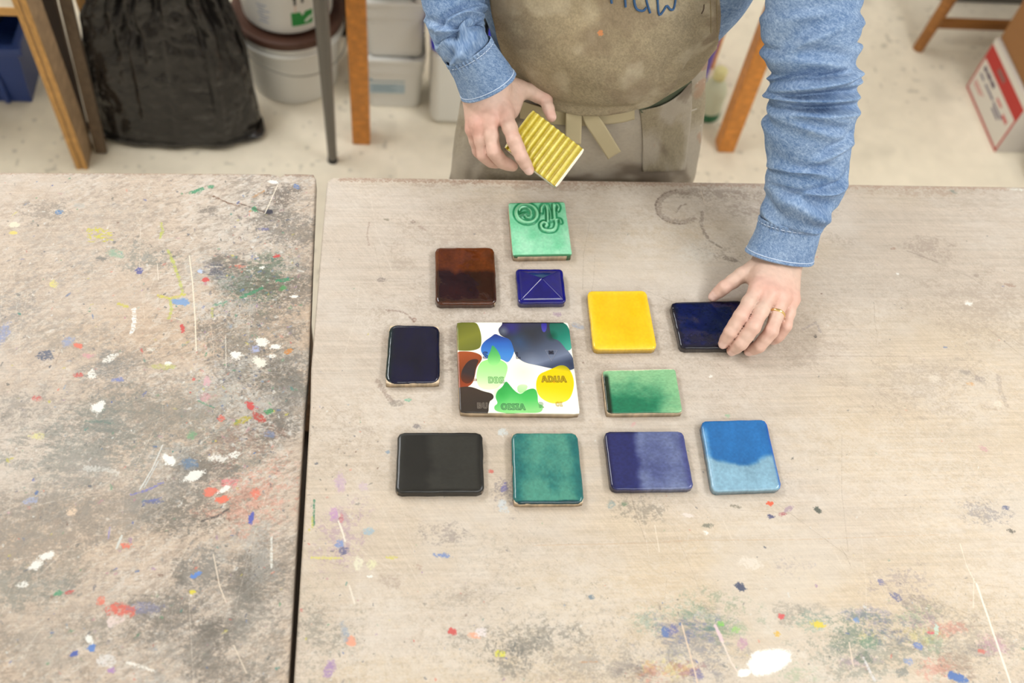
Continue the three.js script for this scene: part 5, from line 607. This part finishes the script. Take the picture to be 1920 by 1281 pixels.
  // waist ties, pocket
  const flat = (l, th = 0.0025) => sheet(l.map(Z3), 10, 24, th, (u, v) => 0.0016 * Math.sin(v * 7 + u));
  worn('apron_tie', flat([[[1061, 205, -1.178], [1090, 207, -1.178]], [[1061, 230, -1.168], [1091, 232, -1.168]], [[1060, 268, -1.164], [1089, 270, -1.164]]]), plain, apron);
  worn('apron_tie', flat([[[1090, 214, -1.178], [1116, 206, -1.178]], [[1104, 244, -1.166], [1130, 230, -1.166]], [[1140, 298, -1.162], [1164, 283, -1.162]]]), plain, apron);
  worn('waist_band', sheet([Z3([[975, 190, -1.205], [1030, 205, -1.19], [1100, 214, -1.182], [1160, 210, -1.19], [1190, 204, -1.197]]), Z3([[975, 222, -1.202], [1030, 232, -1.188], [1100, 236, -1.18], [1160, 231, -1.189], [1190, 224, -1.197]])], 40, 6, 0.0025), plain, apron);
  worn('pocket', sheet([[[1200, 208], [1225, 203], [1250, 194], [1275, 177], [1297, 152]], [[1205, 250], [1228, 245], [1250, 240], [1274, 232], [1296, 225]], [[1205, 322], [1228, 322], [1250, 322], [1270, 320], [1284, 318]]].map((l, j) => l.map(([x, y], i) => { const p = onCloth(x, y, 0.005 + (j === 0 && i > 0 && i < 4 ? 0.01 : 0), skirt); return p ?? onZ(x, y, -1.23); })), 26, 26, 0.002, (u, v) => 0.002 * (fbm(u * 6, v * 6, 2) - 0.5), 0.28), slip, apron, 'patch pocket');
  worn('pocket_lining', sheet([[[1198, 203], [1225, 188], [1250, 170], [1275, 154], [1294, 143]], [[1203, 212], [1228, 207], [1252, 199], [1277, 182], [1297, 156]]].map((l) => l.map(([x, y]) => onCloth(x, y, 0.006, skirt) ?? onZ(x, y, -1.23))), 20, 4, 0.0015), mat(0x59604a, 0.9), apron, 'dark green cloth inside the pocket');
}

// ---------------------------------------------------------------- things behind the bench
const grain = (r, g, b, s = 1) => dataTexture(256, 256, (u, v, c) => { const n = fbm(u * 3 * s, v * 60 * s, 4), m = wrapNoise(u, v, 32), k = 1 + 0.3 * (n - 0.5) + 0.06 * (m - 0.5); c[0] = r * k; c[1] = g * k; c[2] = b * k; });
const orangeWood = mat(0xffffff, 0.45, { map: grain(200, 128, 50) }), plyFace = mat(0xffffff, 0.7, { map: grain(168, 140, 108) }), plyEdge = mat(0xffffff, 0.6, { map: grain(196, 148, 84) }), stoolWood = mat(0xffffff, 0.55, { map: grain(150, 98, 44) });
const whitePlastic = mat(0xdcdad2, 0.42), greyMetal = mat(0x6f6a62, 0.45, { metalness: 0.3 }), bluePlastic = mat(0x27407e, 0.4);
const brownMetal = mat(0x5c5048, 0.5);
const legUp = (x, z, h, w, d) => box(w, h, d, x, h / 2, z, 0.004);
// wooden table: front legs at the marks on the floor
{
  const a = onFloor(678, 257), b = onFloor(1362, 292), c = onFloor(1332, 137), z0 = -2.09, z1 = c.z - 0.04, xa = a.x, xb = b.x, w = 0.05, h = 0.74;
  const t = thing('wooden_table', 'orange-brown wooden side table with square legs behind the person', 'table', [(xa + xb) / 2, 0, (z0 + z1) / 2]);
  const L = (x, z) => [x - t.position.x, z - t.position.z];
  for (const [x, z] of [[xa, z0], [xb, z0], [xb, z1], [xa, z1]]) { const [lx, lz] = L(x, z); part('leg', legUp(lx, lz, h, w, w), orangeWood, t); }
  part('table_top', box(xb - xa + 0.07, 0.028, z0 - z1 + 0.1, 0, h + 0.014, 0), orangeWood, t);
  for (const z of [z0, z1]) part('rail', box(xb - xa - w, 0.07, 0.022, 0, h - 0.035, z - t.position.z), orangeWood, t);
  for (const x of [xa, xb]) part('rail', box(0.022, 0.07, z0 - z1 - w, x - t.position.x, h - 0.035, 0), orangeWood, t);
}
// narrow grey stand between the sack and the wooden table, and a strip of board leaning by the shelf
{
  const b = onFloor(624, 302), z1 = -2.7, t = thing('metal_stand', 'narrow stand on round tapering grey metal legs beside the white buckets', 'stand', [b.x, 0, (b.z + z1) / 2]), h = 0.72, Z = (z) => z - t.position.z;
  for (const z of [b.z, z1]) { part('leg', capsuleBetween(V(0, 0.012, Z(z)), V(0, h, Z(z)), 0.0125, 0.021, 20), greyMetal, t); part('foot', lathe([[0, 0], [0.0135, 0], [0.0145, 0.004], [0.0135, 0.014], [0, 0.014]], 20).translate(0, 0, Z(z)), mat(0x2b2926, 0.7), t, 'dark rubber foot'); }
  part('rail', box(0.02, 0.04, b.z - z1, 0, h - 0.02, 0), greyMetal, t); part('stand_top', box(0.062, 0.022, b.z - z1 + 0.08, 0, h + 0.011, 0), mat(0x8a8278, 0.6), t);
  const f = onFloor(191, 287), e = onZ(123, 0, -2.12), d = e.clone().sub(f), q = thing('wooden_batten', 'thin brown wooden batten leaning behind the plywood upright', 'batten', [f.x, 0.004, f.z]);
  const L = 0.7, g = box(0.03, L, 0.016, 0, L / 2, 0, 0.002); g.applyQuaternion(new THREE.Quaternion().setFromUnitVectors(V(0, 1, 0), d.clone().normalize())); part('strip', g, mat(0xffffff, 0.7, { map: grain(104, 86, 66) }), q); const g2 = box(0.031, 0.03, 0.017, 0, L - 0.015, 0, 0.002); g2.applyQuaternion(new THREE.Quaternion().setFromUnitVectors(V(0, 1, 0), d.clone().normalize())); part('painted_end', g2, mat(0x6a5a48, 0.7), q);
}
{
  const z = -2.09, c = [[166, 293], [181, 290], [107, 0], [78, 0]].map(([x, y]) => onZ(x, y, z)), o = V((c[0].x + c[1].x) / 2, 0, z), up = (a, b) => { const k = (0.72 - a.y) / (b.y - a.y); return [a.x + (b.x - a.x) * k - o.x, 0.72]; };
  const t = thing('shaded_gap_panel', 'dark brown strip added for the shaded gap behind the plywood upright', 'board', [o.x, 0, o.z]), sh = new THREE.Shape([[c[0].x - o.x, 0], [c[1].x - o.x, 0], up(c[1], c[2]), up(c[0], c[3])].map(([x, y]) => new THREE.Vector2(x, y)));
  part('board', new THREE.ExtrudeGeometry(sh, { depth: 0.006, bevelEnabled: false }), mat(0x2b1f16, 0.8), t); const e = [up(c[1], c[2])[0], 0.72]; part('edge', capsuleBetween(V(c[1].x - o.x, 0.002, 0.003), V(e[0], e[1], 0.003), 0.0035, 0.0035, 8), mat(0x4a392b, 0.8), t);  // near-black colour stands for the shade between upright and batten
}
// shelving at the side
{
  const f = onFloor(154, 318), t = thing('shelf_unit', 'plywood shelf unit with pale orange edges beside the black sack', 'shelf', [f.x - 0.45, 0, f.z - 0.2]);
  const X = (x) => x - t.position.x, Z = (z) => z - t.position.z, h = 0.96;
  for (const x of [f.x, f.x - 0.9]) for (const z of [f.z - 0.045, f.z - 0.42]) { const u = part('upright', box(0.03, h, 0.085, X(x), h / 2, Z(z), 0.002), plyFace, t); part('edge_band', [box(0.0135, h, 0.003, X(x) - 0.0085, h / 2, Z(z) + 0.0435, 0), box(0.0135, h, 0.003, X(x) + 0.0085, h / 2, Z(z) + 0.0435, 0)], plyEdge, u); }
  for (const y of [0.52, 0.94]) { const s = part('shelf_board', box(0.87, 0.02, 0.46, X(f.x - 0.45), y, Z(f.z - 0.235), 0.002), mat(0xd8cdb6, 0.7), t); part('edge_band', box(0.87, 0.022, 0.004, X(f.x - 0.45), y, Z(f.z - 0.003), 0.001), plyEdge, s); }
}
// blue crate with a dish on it
{
  const p = onFloor(58, 199), w = 0.4, d = 0.32, h = 0.2, t = thing('storage_crate', 'blue plastic storage crate on the floor under the shelf', 'crate', [p.x - w / 2 + 0.02, 0, p.z - d / 2]);
  const sh = (k, y) => [[-1, 1], [1, 1], [1, -1], [-1, -1]].map(([a, b]) => V(a * w / 2 * k, y, b * d / 2 * k));
  const shell = (k0, y0, k1, y1) => { const a = sh(k0, y0), b = sh(k1, y1), g = new THREE.BufferGeometry(), pos = []; for (let i = 0; i < 4; i++) { const j = (i + 1) % 4; for (const q of [a[i], a[j], b[j], a[i], b[j], b[i]]) pos.push(q.x, q.y, q.z); } g.setAttribute('position', new THREE.Float32BufferAttribute(pos, 3)); g.computeVertexNormals(); return g; };
  part('body', [shell(0.9, 0, 1, h), shell(0.88, 0.004, 0.98, h), box(w * 0.89, 0.004, d * 0.89, 0, 0.002, 0, 0)], bluePlastic, t);
  part('rim', [box(w + 0.03, 0.022, 0.022, 0, h, d / 2), box(w + 0.03, 0.022, 0.022, 0, h, -d / 2), box(0.022, 0.022, d, w / 2, h, 0), box(0.022, 0.022, d, -w / 2, h, 0)], bluePlastic, t);
  for (const x of [-0.12, 0, 0.12]) part('rib', box(0.014, h * 0.84, 0.012, x, h * 0.44, d * 0.475, 0.003), bluePlastic, t);
  const q = thing('plaster_dish', 'round cream plaster dish with a black base standing on the blue crate', 'dish', [t.position.x + 0.0, h + 0.011, t.position.z + 0.02]);
  part('base', lathe([[0, 0], [0.15, 0], [0.165, 0.03], [0.15, 0.05], [0, 0.05]]), mat(0x1a1a1c, 0.5), q);
  part('bowl', lathe([[0, 0.05], [0.15, 0.05], [0.175, 0.075], [0.185, 0.12], [0.182, 0.125], [0.17, 0.122], [0.15, 0.085], [0, 0.08]]), mat(0xcfc2aa, 0.85), q);
  part('content', lathe([[0, 0.105], [0.155, 0.105], [0.16, 0.1]]), mat(0x8a5a48, 0.9), q, 'reddish clay in the dish');
}
// black sack
{
  const zs = -2.12, rows = [[[214, 290], [482, 283]], [[196, 284], [492, 274]], [[188, 262], [494, 255]], [[180, 225], [488, 218]], [[174, 180], [480, 172]], [[167, 125], [468, 117]], [[162, 70], [452, 62]], [[163, 15], [428, 10]], [[182, -50], [395, -50]], [[232, -100], [352, -100]], [[264, -135], [318, -135]], [[246, -165], [335, -165]]];
  const c0 = V(onZ(340, 280, zs).x, 0, -2.135), t = thing('rubbish_sack', 'full black plastic rubbish sack standing between the shelf and the buckets', 'sack', [c0.x, 0, c0.z]);
  const rings = rows.map(([L, R], k) => { const a = onZ(...L, zs), b = onZ(...R, zs), w = a.distanceTo(b) / 2; return { c: V((a.x + b.x) / 2 - c0.x, k === 0 ? 0.003 : k === 1 ? 0.02 : Math.max(0.03, (a.y + b.y) / 2), 0), rx: w, rz: [0.096, 0.104, 0.104, 0.102, 0.096, 0.088, 0.078, 0.068, 0.058, 0.042, 0.03, 0.034][k] }; });
  const r = rng(8), creases = []; for (let k = 0; k < 34; k++) creases.push([r() * 6.28, 0.38 + 0.65 * r(), 0.04 + 0.07 * r(), 0.14 + 0.25 * r(), (r() - 0.5) * 1.1, 0.006 + 0.013 * r()]); for (let k = 0; k < 40; k++) creases.push([-3.1 + r() * 3.1, 0.5 + 0.2 * r(), 0.05 + 0.07 * r(), 0.03 + 0.06 * r(), (r() - 0.5) * 2.4, 0.010 + 0.014 * r()]);
  const bump = (s, a, s0, a0, ws, wa, h) => { let e = a - a0; e -= 6.2832 * Math.round(e / 6.2832); return h * Math.exp(-(((s - s0) / ws) ** 2) - (e / wa) ** 2); };
  const bend = (s, a) => {
    const c = Math.abs(Math.cos(a)), q = Math.abs(Math.sin(a)), box3 = Math.pow(c ** 3 + q ** 3, -1 / 3) - 1;
    let d = 0.11 * box3 * smooth(0.75, 0.4, s) + 0.02 * (fbm(Math.cos(a) * 1.7 + 5, Math.sin(a) * 1.7 + s * 2, 2) - 0.5) + 0.012 * (noise(Math.cos(a) * 4 + 9, Math.sin(a) * 4 + s * 1.6) - 0.5);
    d += bump(s, a, 0.06, -0.42, 0.09, 0.3, 0.03) + bump(s, a, 0.05, -2.72, 0.09, 0.3, 0.022);
    for (const [a0, s0, wa, ws, sl, am] of creases) { let e = a - a0 - sl * (s - s0); e -= 6.2832 * Math.round(e / 6.2832); const x = e / wa, p = (s - s0) / ws; if (Math.abs(x) < 3 && Math.abs(p) < 2) d += am * (0.5 * Math.exp(-(x - 1.1) * (x - 1.1)) - Math.exp(-Math.abs(x) * 1.6)) * Math.exp(-p * p * 2) * smooth(0.03, 0.3, s); }
    return d;
  };
  const foil = new THREE.MeshPhysicalMaterial({ color: 0x201d1b, roughness: 0.22, bumpMap: grey(256, 256, (u, v) => { const a = Math.abs(fbm(u * 8, v * 6, 3) - 0.5) * 2, b = Math.abs(fbm(u * 20 + 7, v * 14, 3) - 0.5) * 2; return 0.75 * a + 0.25 * b; }), bumpScale: 0.016 });
  part('sack_body', loft(rings, 150, 220, bend, V(1, 0, 0), true, [2, 2], V(0, 1, 0)), foil, t);
  part('tie', lathe([[0.03, -0.006], [0.038, -0.006], [0.04, 0], [0.038, 0.006], [0.03, 0.006]], 24).translate(rings[10].c.x, rings[10].c.y, 0), mat(0x1a1817, 0.5), t);
}
// white buckets, one on the other
function bucket(name, label, pos, r0, r1, h, o = {}) {
  const t = thing(name, label, 'bucket', pos, o.turn ?? 0);
  part('body', lathe([[0, 0], [r0 - 0.006, 0], [r0, 0.006], [lerp(r0, r1, 0.78), h * 0.78], [r1 + 0.006, h * 0.79], [r1 + 0.006, h * 0.82], [lerp(r0, r1, 0.84), h * 0.835], [r1, h - 0.012], [r1 + 0.006, h - 0.01], [r1 + 0.006, h], [r1 - 0.004, h], [r1 - 0.005, h - 0.02], [r0 - 0.004, 0.008], [0, 0.008]], 72), o.material ?? whitePlastic, t);
  if (o.lid) part('lid', lathe([[0, h + 0.002], [r1 - 0.012, h + 0.002], [r1 - 0.008, h + 0.01], [r1 + 0.009, h + 0.01], [r1 + 0.011, h + 0.004], [r1 + 0.009, h - 0.016], [r1 + 0.0065, h - 0.016], [r1 + 0.0065, h - 0.0005], [0, h - 0.0005]], 72), o.lid, t, o.lidLabel);
  if (o.handle) { const y = h * 0.8, ear = o.handle; for (const s of [-1, 1]) { const e = box(0.034, 0.034, 0.014, 0, 0, 0, 0.005); e.rotateY(Math.PI / 2); e.translate(s * (r1 + 0.006), y, 0); e.rotateY(ear); part('handle_lug', e, whitePlastic, t); } const pts = []; for (let k = 0; k <= 16; k++) { const a = Math.PI * k / 16; pts.push(V(Math.cos(a) * (r1 + 0.014), y - Math.sin(a) * 0.06, Math.sin(a) * (r1 + 0.012))); } const g = tube(pts, 0.0022, 60, 8); g.rotateY(ear); part('handle', g, mat(0x8d8a80, 0.5), t, 'wire handle'); }
  return t;
}
{
  const p = onFloor(555, 197), r0 = 0.125, r1 = 0.145, x = onFloor(552, 160).x, z = p.z - r0;
  bucket('bucket', 'white plastic bucket on the floor with a rust-brown lid', [x, 0, z], r0, r1, 0.24, { lid: mat(0x4c2e20, 0.6), lidLabel: 'rust-brown lid', handle: 0.6 });
  const t = bucket('bucket', 'white bucket with a green printed label, standing on the rust-brown lid', [x, 0.252, z], 0.122, 0.14, 0.26, { handle: 0.5 });
  const cv = document.createElement('canvas'); cv.width = 1024; cv.height = 384; const g = cv.getContext('2d'); g.fillStyle = '#dedbd3'; g.fillRect(0, 0, 1024, 384);
  g.fillStyle = '#98a0b4'; for (let k = 0; k < 7; k++) g.fillRect(230 + (k % 3) * 12, 210 + k * 20, 120 - (k % 2) * 40, 8); g.fillStyle = '#1c8a3c'; g.fillRect(600, 250, 240, 96); g.fillStyle = '#dedbd3'; g.beginPath(); g.moveTo(700, 250); g.lineTo(760, 250); g.lineTo(720, 278); g.fill(); g.fillStyle = '#dfe6da'; g.beginPath(); g.ellipse(790, 310, 50, 12, -0.3, 0, 7); g.fill(); g.fillStyle = '#22221f'; for (const [a, b] of [[650, 150], [730, 140]]) { g.beginPath(); g.ellipse(a, b, 18, 24, 0, 0, 7); g.fill(); g.fillRect(a - 12, b + 20, 26, 30); } g.fillStyle = '#d8c4b6'; g.fillRect(640, 200, 22, 52); g.fillStyle = '#5a4fa0'; g.fillRect(700, 20, 30, 26);
  const tex = new THREE.CanvasTexture(cv); tex.colorSpace = THREE.SRGBColorSpace; const lab = new THREE.CylinderGeometry(0.1367, 0.1237, 0.185, 64, 1, true, -1.0, 2.0); lab.translate(0, 0.105, 0); part('label', lab, new THREE.MeshStandardMaterial({ map: tex, roughness: 0.5 }), t, 'printed paper label');
}
// stacked square tubs
function tub(label, pos, w, h, d, extra, group) {
  const t = thing('plastic_tub', label, 'tub', pos, 0, group);
  const sh = (k, y, r = 0.02) => { const s = new THREE.Shape(), a = w / 2 * k, b = d / 2 * k; s.moveTo(-a + r, -b); s.lineTo(a - r, -b); s.quadraticCurveTo(a, -b, a, -b + r); s.lineTo(a, b - r); s.quadraticCurveTo(a, b, a - r, b); s.lineTo(-a + r, b); s.quadraticCurveTo(-a, b, -a, b - r); s.lineTo(-a, -b + r); s.quadraticCurveTo(-a, -b, -a + r, -b); return s.getPoints(6).map((p) => V(p.x, y, p.y)); };
  const skin = (rings) => { const n = rings[0].length, pos2 = [], idx = []; rings.forEach((r) => r.forEach((p) => pos2.push(p.x, p.y, p.z))); for (let j = 0; j + 1 < rings.length; j++) for (let i = 0; i < n; i++) { const k = (i + 1) % n; idx.push(j * n + i, (j + 1) * n + i, (j + 1) * n + k, j * n + i, (j + 1) * n + k, j * n + k); } const g = new THREE.BufferGeometry(); g.setAttribute('position', new THREE.Float32BufferAttribute(pos2, 3)); g.setIndex(idx); return (() => { const q = g.toNonIndexed(); q.computeVertexNormals(); return q; })(); };
  part('body', skin([sh(0.02, 0), sh(0.86, 0), sh(0.88, 0.005), sh(0.955, h * 0.72), sh(0.99, h * 0.73), sh(1, h - 0.012), sh(0.95, h - 0.012), sh(0.85, 0.008), sh(0.02, 0.008)]), whitePlastic, t);
  part('lid', skin([sh(0.02, h - 0.012), sh(1.03, h - 0.012), sh(1.04, h), sh(1.02, h + 0.003), sh(0.97, h), sh(0.94, h - 0.004), sh(0.02, h - 0.004)]), whitePlastic, t);
  return t;
}
{
  const p = onFloor(738, 201), w = 0.17, d = 0.17, h = 0.185, x = p.x + 0.002, z = p.z - d / 2 * 0.88;
  const a = tub('white square tub with a pale blue label at the bottom of the stack', [x, 0, z], w, h, d, 0, 'stacked white tubs'), la = onZ(740, 150, z + d * 0.46);
  part('label', box(0.1, 0.06, 0.002, -0.02, 0.085, d * 0.464, 0), new THREE.MeshStandardMaterial({ roughness: 0.6, map: (() => { const c = document.createElement('canvas'); c.width = 256; c.height = 160; const g = c.getContext('2d'); g.fillStyle = '#cfd2cc'; g.fillRect(0, 0, 256, 160); g.fillStyle = '#7f9aa6'; g.fillRect(0, 6, 256, 26); g.fillStyle = '#a9bac0'; g.fillRect(0, 56, 256, 90); g.fillStyle = '#7d96a2'; for (let k = 0; k < 5; k++) g.fillRect(20, 64 + k * 16, 180 - 20 * (k % 3), 7); const t = new THREE.CanvasTexture(c); t.colorSpace = THREE.SRGBColorSpace; return t; })() }), a, 'pale blue printed label');
  tub('white square tub in the middle of the stack', [x + 0.004, h + 0.004, z - 0.004], w, h, d, 0, 'stacked white tubs');
  tub('white square tub on top of the stack', [x - 0.002, 2 * h + 0.008, z - 0.008], w * 0.95, h, d * 0.95, 0, 'stacked white tubs');
  // tall white bin with a blue lid
  const q = onFloor(848, 236), bw = 0.2, t = thing('waste_bin', 'tall white bin with a bright blue lid beside the stacked tubs', 'bin', [onFloor(806, 232).x + bw / 2, 0, q.z - bw / 2]);
  part('body', box(bw, 0.27, bw, 0, 0.135, 0, 0.025), mat(0xe4e2da, 0.45), t); part('lid', box(bw + 0.014, 0.11, bw + 0.014, 0, 0.325, 0, 0.02), mat(0x2a2fd0, 0.4), t, 'bright blue lid');
  // dark box behind
  const k = onFloor(640, 150), u = thing('black_crate', 'black plastic crate in the dark between the buckets and the wooden leg', 'crate', [-0.205, 0, -2.57]);
  const bl = mat(0x131312, 0.7); part('body', [box(0.12, 0.006, 0.1, 0, 0.003, 0, 0), box(0.12, 0.46, 0.006, 0, 0.23, 0.047, 0.002), box(0.12, 0.46, 0.006, 0, 0.23, -0.047, 0.002), box(0.006, 0.46, 0.1, 0.057, 0.23, 0, 0.002), box(0.006, 0.46, 0.1, -0.057, 0.23, 0, 0.002)], bl, u); part('rim', [box(0.13, 0.014, 0.012, 0, 0.455, 0.05), box(0.13, 0.014, 0.012, 0, 0.455, -0.05), box(0.012, 0.014, 0.11, 0.06, 0.455, 0), box(0.012, 0.014, 0.11, -0.06, 0.455, 0)], bl, u);
}
// pale bottle and purple rod by the wooden leg
{
  const p = onFloor(1326, 224), t = thing('bottle', 'small pale green bottle with a yellow cap on the floor by the wooden leg', 'bottle', [p.x, 0, p.z - 0.02]);
  part('body', lathe([[0, 0], [0.034, 0], [0.038, 0.006], [0.038, 0.1], [0.03, 0.125], [0.016, 0.138], [0.016, 0.15], [0, 0.15]], 32), mat(0xc6cab0, 0.5), t); part('cap', lathe([[0, 0.148], [0.019, 0.148], [0.019, 0.176], [0.016, 0.18], [0, 0.18]], 24), mat(0xe2dca0, 0.5), t, 'pale yellow cap'); part('base_band', lathe([[0.0385, 0.004], [0.0392, 0.006], [0.0392, 0.03], [0.0385, 0.032]], 32), mat(0x2c6a48, 0.5), t, 'dark green band');
  const a = onFloor(1318, 150), s = thing('broom_handle', 'thin purple rod standing against the back wooden leg', 'broom', [a.x + 0.0, 0, a.z]);
  part('rod', capsuleBetween(V(0, 0.0, 0), V(0.012, 0.62, -0.02), 0.011, 0.011, 14), mat(0x6a5aa8, 0.5), s); part('grip', capsuleBetween(V(0.0106, 0.55, -0.0177), V(0.0121, 0.625, -0.0202), 0.014, 0.014, 14), mat(0x3c3470, 0.6), s);
}
// wooden table in the far corner
{
  const f = onFloor(1721, 92), t = thing('oak_table', 'brown wooden table with a low stretcher behind the red and white carton', 'table', [f.x + 0.5, 0, f.z - 0.35]), X = (x) => x - t.position.x, Z = (z) => z - t.position.z, h = 0.6;
  for (const [x, z, e] of [[f.x, f.z, 1], [f.x + 1.0, f.z, -1], [f.x, f.z - 0.65, 1], [f.x + 1.0, f.z - 0.65, -1]]) part('leg', capsuleBetween(V(X(x), 0, Z(z)), V(X(x) + 0.05 * e, h, Z(z) - 0.0), 0.018, 0.024, 18), stoolWood, t);
  part('stretcher', box(0.98, 0.032, 0.02, 0, 0.1, Z(f.z) - 0.01), stoolWood, t); part('stretcher', box(0.98, 0.032, 0.02, 0, 0.1, Z(f.z - 0.65)), stoolWood, t);
  part('table_top', box(1.15, 0.03, 0.85, 0.02, h + 0.015, 0), stoolWood, t);
  const d = thing('shade_block', 'dark grey cabinet added for the shade under the brown table in the corner', 'cabinet', [f.x + 0.55, 0, f.z - 0.42]); part('body', box(0.8, 0.48, 0.36, 0, 0.25, 0, 0.006), mat(0x55504a, 0.7), d); part('plinth', box(0.78, 0.02, 0.34, 0, 0.01, 0, 0.002), mat(0x2c2926, 0.7), d);  // solid dark block put in for the shaded floor under the table
}
// cartons
{
  const a = onFloor(1809, 162), b = onFloor(1869, 286), x0 = (a.x + b.x) / 2, z0 = a.z, z1 = b.z, d = z1 - z0, w = 0.36, h = 0.2;
  const t = thing('carton', 'white carton with a red band and red borders on the floor', 'box', [x0 + w / 2, 0, (z0 + z1) / 2]);
  part('body', box(w, h, d, 0, h / 2, 0, 0.003), mat(0xc9c2b8, 0.8), t);
  const cv = document.createElement('canvas'); cv.width = 768; cv.height = 512; const g = cv.getContext('2d'); g.fillStyle = '#b5362f'; g.fillRect(0, 0, 768, 512); g.fillStyle = '#d8d2c6'; g.fillRect(0, 0, 768, 60); g.fillRect(20, 190, 726, 300); g.fillStyle = '#5a4a5c'; for (const [x, l] of [[70, 60], [140, 90], [240, 80]]) g.fillRect(x, 222, l, 36); g.fillStyle = '#6c6478'; for (const [x, y, l] of [[70, 296, 90], [200, 296, 190], [410, 300, 200], [430, 336, 140]]) g.fillRect(x, y, l, 22); g.fillStyle = '#c2605c'; g.fillRect(60, 380, 200, 12); g.fillRect(60, 404, 160, 12); g.fillRect(420, 246, 110, 22); g.fillRect(590, 262, 100, 34); g.fillStyle = '#8c5f58'; g.fillRect(240, 100, 150, 40);
  const tex = new THREE.CanvasTexture(cv); tex.colorSpace = THREE.SRGBColorSpace; const pl = new THREE.BoxGeometry(d * 0.995, h * 0.995, 0.001); pl.rotateY(-Math.PI / 2); pl.translate(-w / 2 - 0.0007, h / 2, 0); part('printed_side', pl, new THREE.MeshStandardMaterial({ map: tex, roughness: 0.75 }), t, 'red and white printed side');
  part('tape', box(0.002, 0.03, d, w / 2, h - 0.016, 0, 0), mat(0xb9b0a2, 0.5), t);
  const u = thing('carton', 'brown cardboard carton with black printed capitals standing on the red and white one', 'box', [x0 + w / 2 + 0.005, h, (z0 + z1) / 2 - 0.01]), hb = 0.3, kraft = mat(0xffffff, 0.85, { map: grain(150, 106, 62) });
  part('body', box(w - 0.01, hb, d - 0.02, 0, hb / 2, 0, 0.004), kraft, u);
  const c2 = document.createElement('canvas'); c2.width = 512; c2.height = 512; const k = c2.getContext('2d'); k.fillStyle = '#966a3e'; k.fillRect(0, 0, 512, 512); k.fillStyle = '#4a3520'; k.font = 'bold 120px sans-serif'; k.fillText('SCAR', 70, 250); k.fillText('S', 330, 420);
  const t2 = new THREE.CanvasTexture(c2); t2.colorSpace = THREE.SRGBColorSpace; const pg = new THREE.BoxGeometry(d * 0.9, hb * 0.95, 0.001); pg.rotateY(-Math.PI / 2); pg.translate(-(w - 0.01) / 2 - 0.0007, hb / 2, 0); part('printed_side', pg, new THREE.MeshStandardMaterial({ map: t2, roughness: 0.85 }), u, 'side printed with black capitals');
  const fl = box(0.004, 0.1, d - 0.03, 0, 0, 0, 0.001); fl.rotateZ(1.0); fl.translate(-(w - 0.01) / 2 - 0.045, hb + 0.03, 0); part('flap', fl, kraft, u);
  const s = onFloor(1940, 320), q = thing('paper_sack', 'brown paper sack on the floor in front of the cartons', 'sack', [s.x + 0.07, 0, s.z + 0.06]);
  part('body', loft([{ c: V(0, 0.003, 0), rx: 0.1, rz: 0.08 }, { c: V(0, 0.05, 0), rx: 0.115, rz: 0.09 }, { c: V(0, 0.16, 0), rx: 0.105, rz: 0.08 }, { c: V(0, 0.22, 0), rx: 0.085, rz: 0.03 }], 40, 48, (v, e) => 0.012 * (fbm(Math.cos(e) * 3, Math.sin(e) * 3 + v * 4, 3) - 0.5)), mat(0x7c6038, 0.85), q); part('tape', box(0.06, 0.05, 0.004, 0, 0.21, 0.03, 0.001), mat(0xd0a94a, 0.6), q);
}

renderer.render(scene, camera);
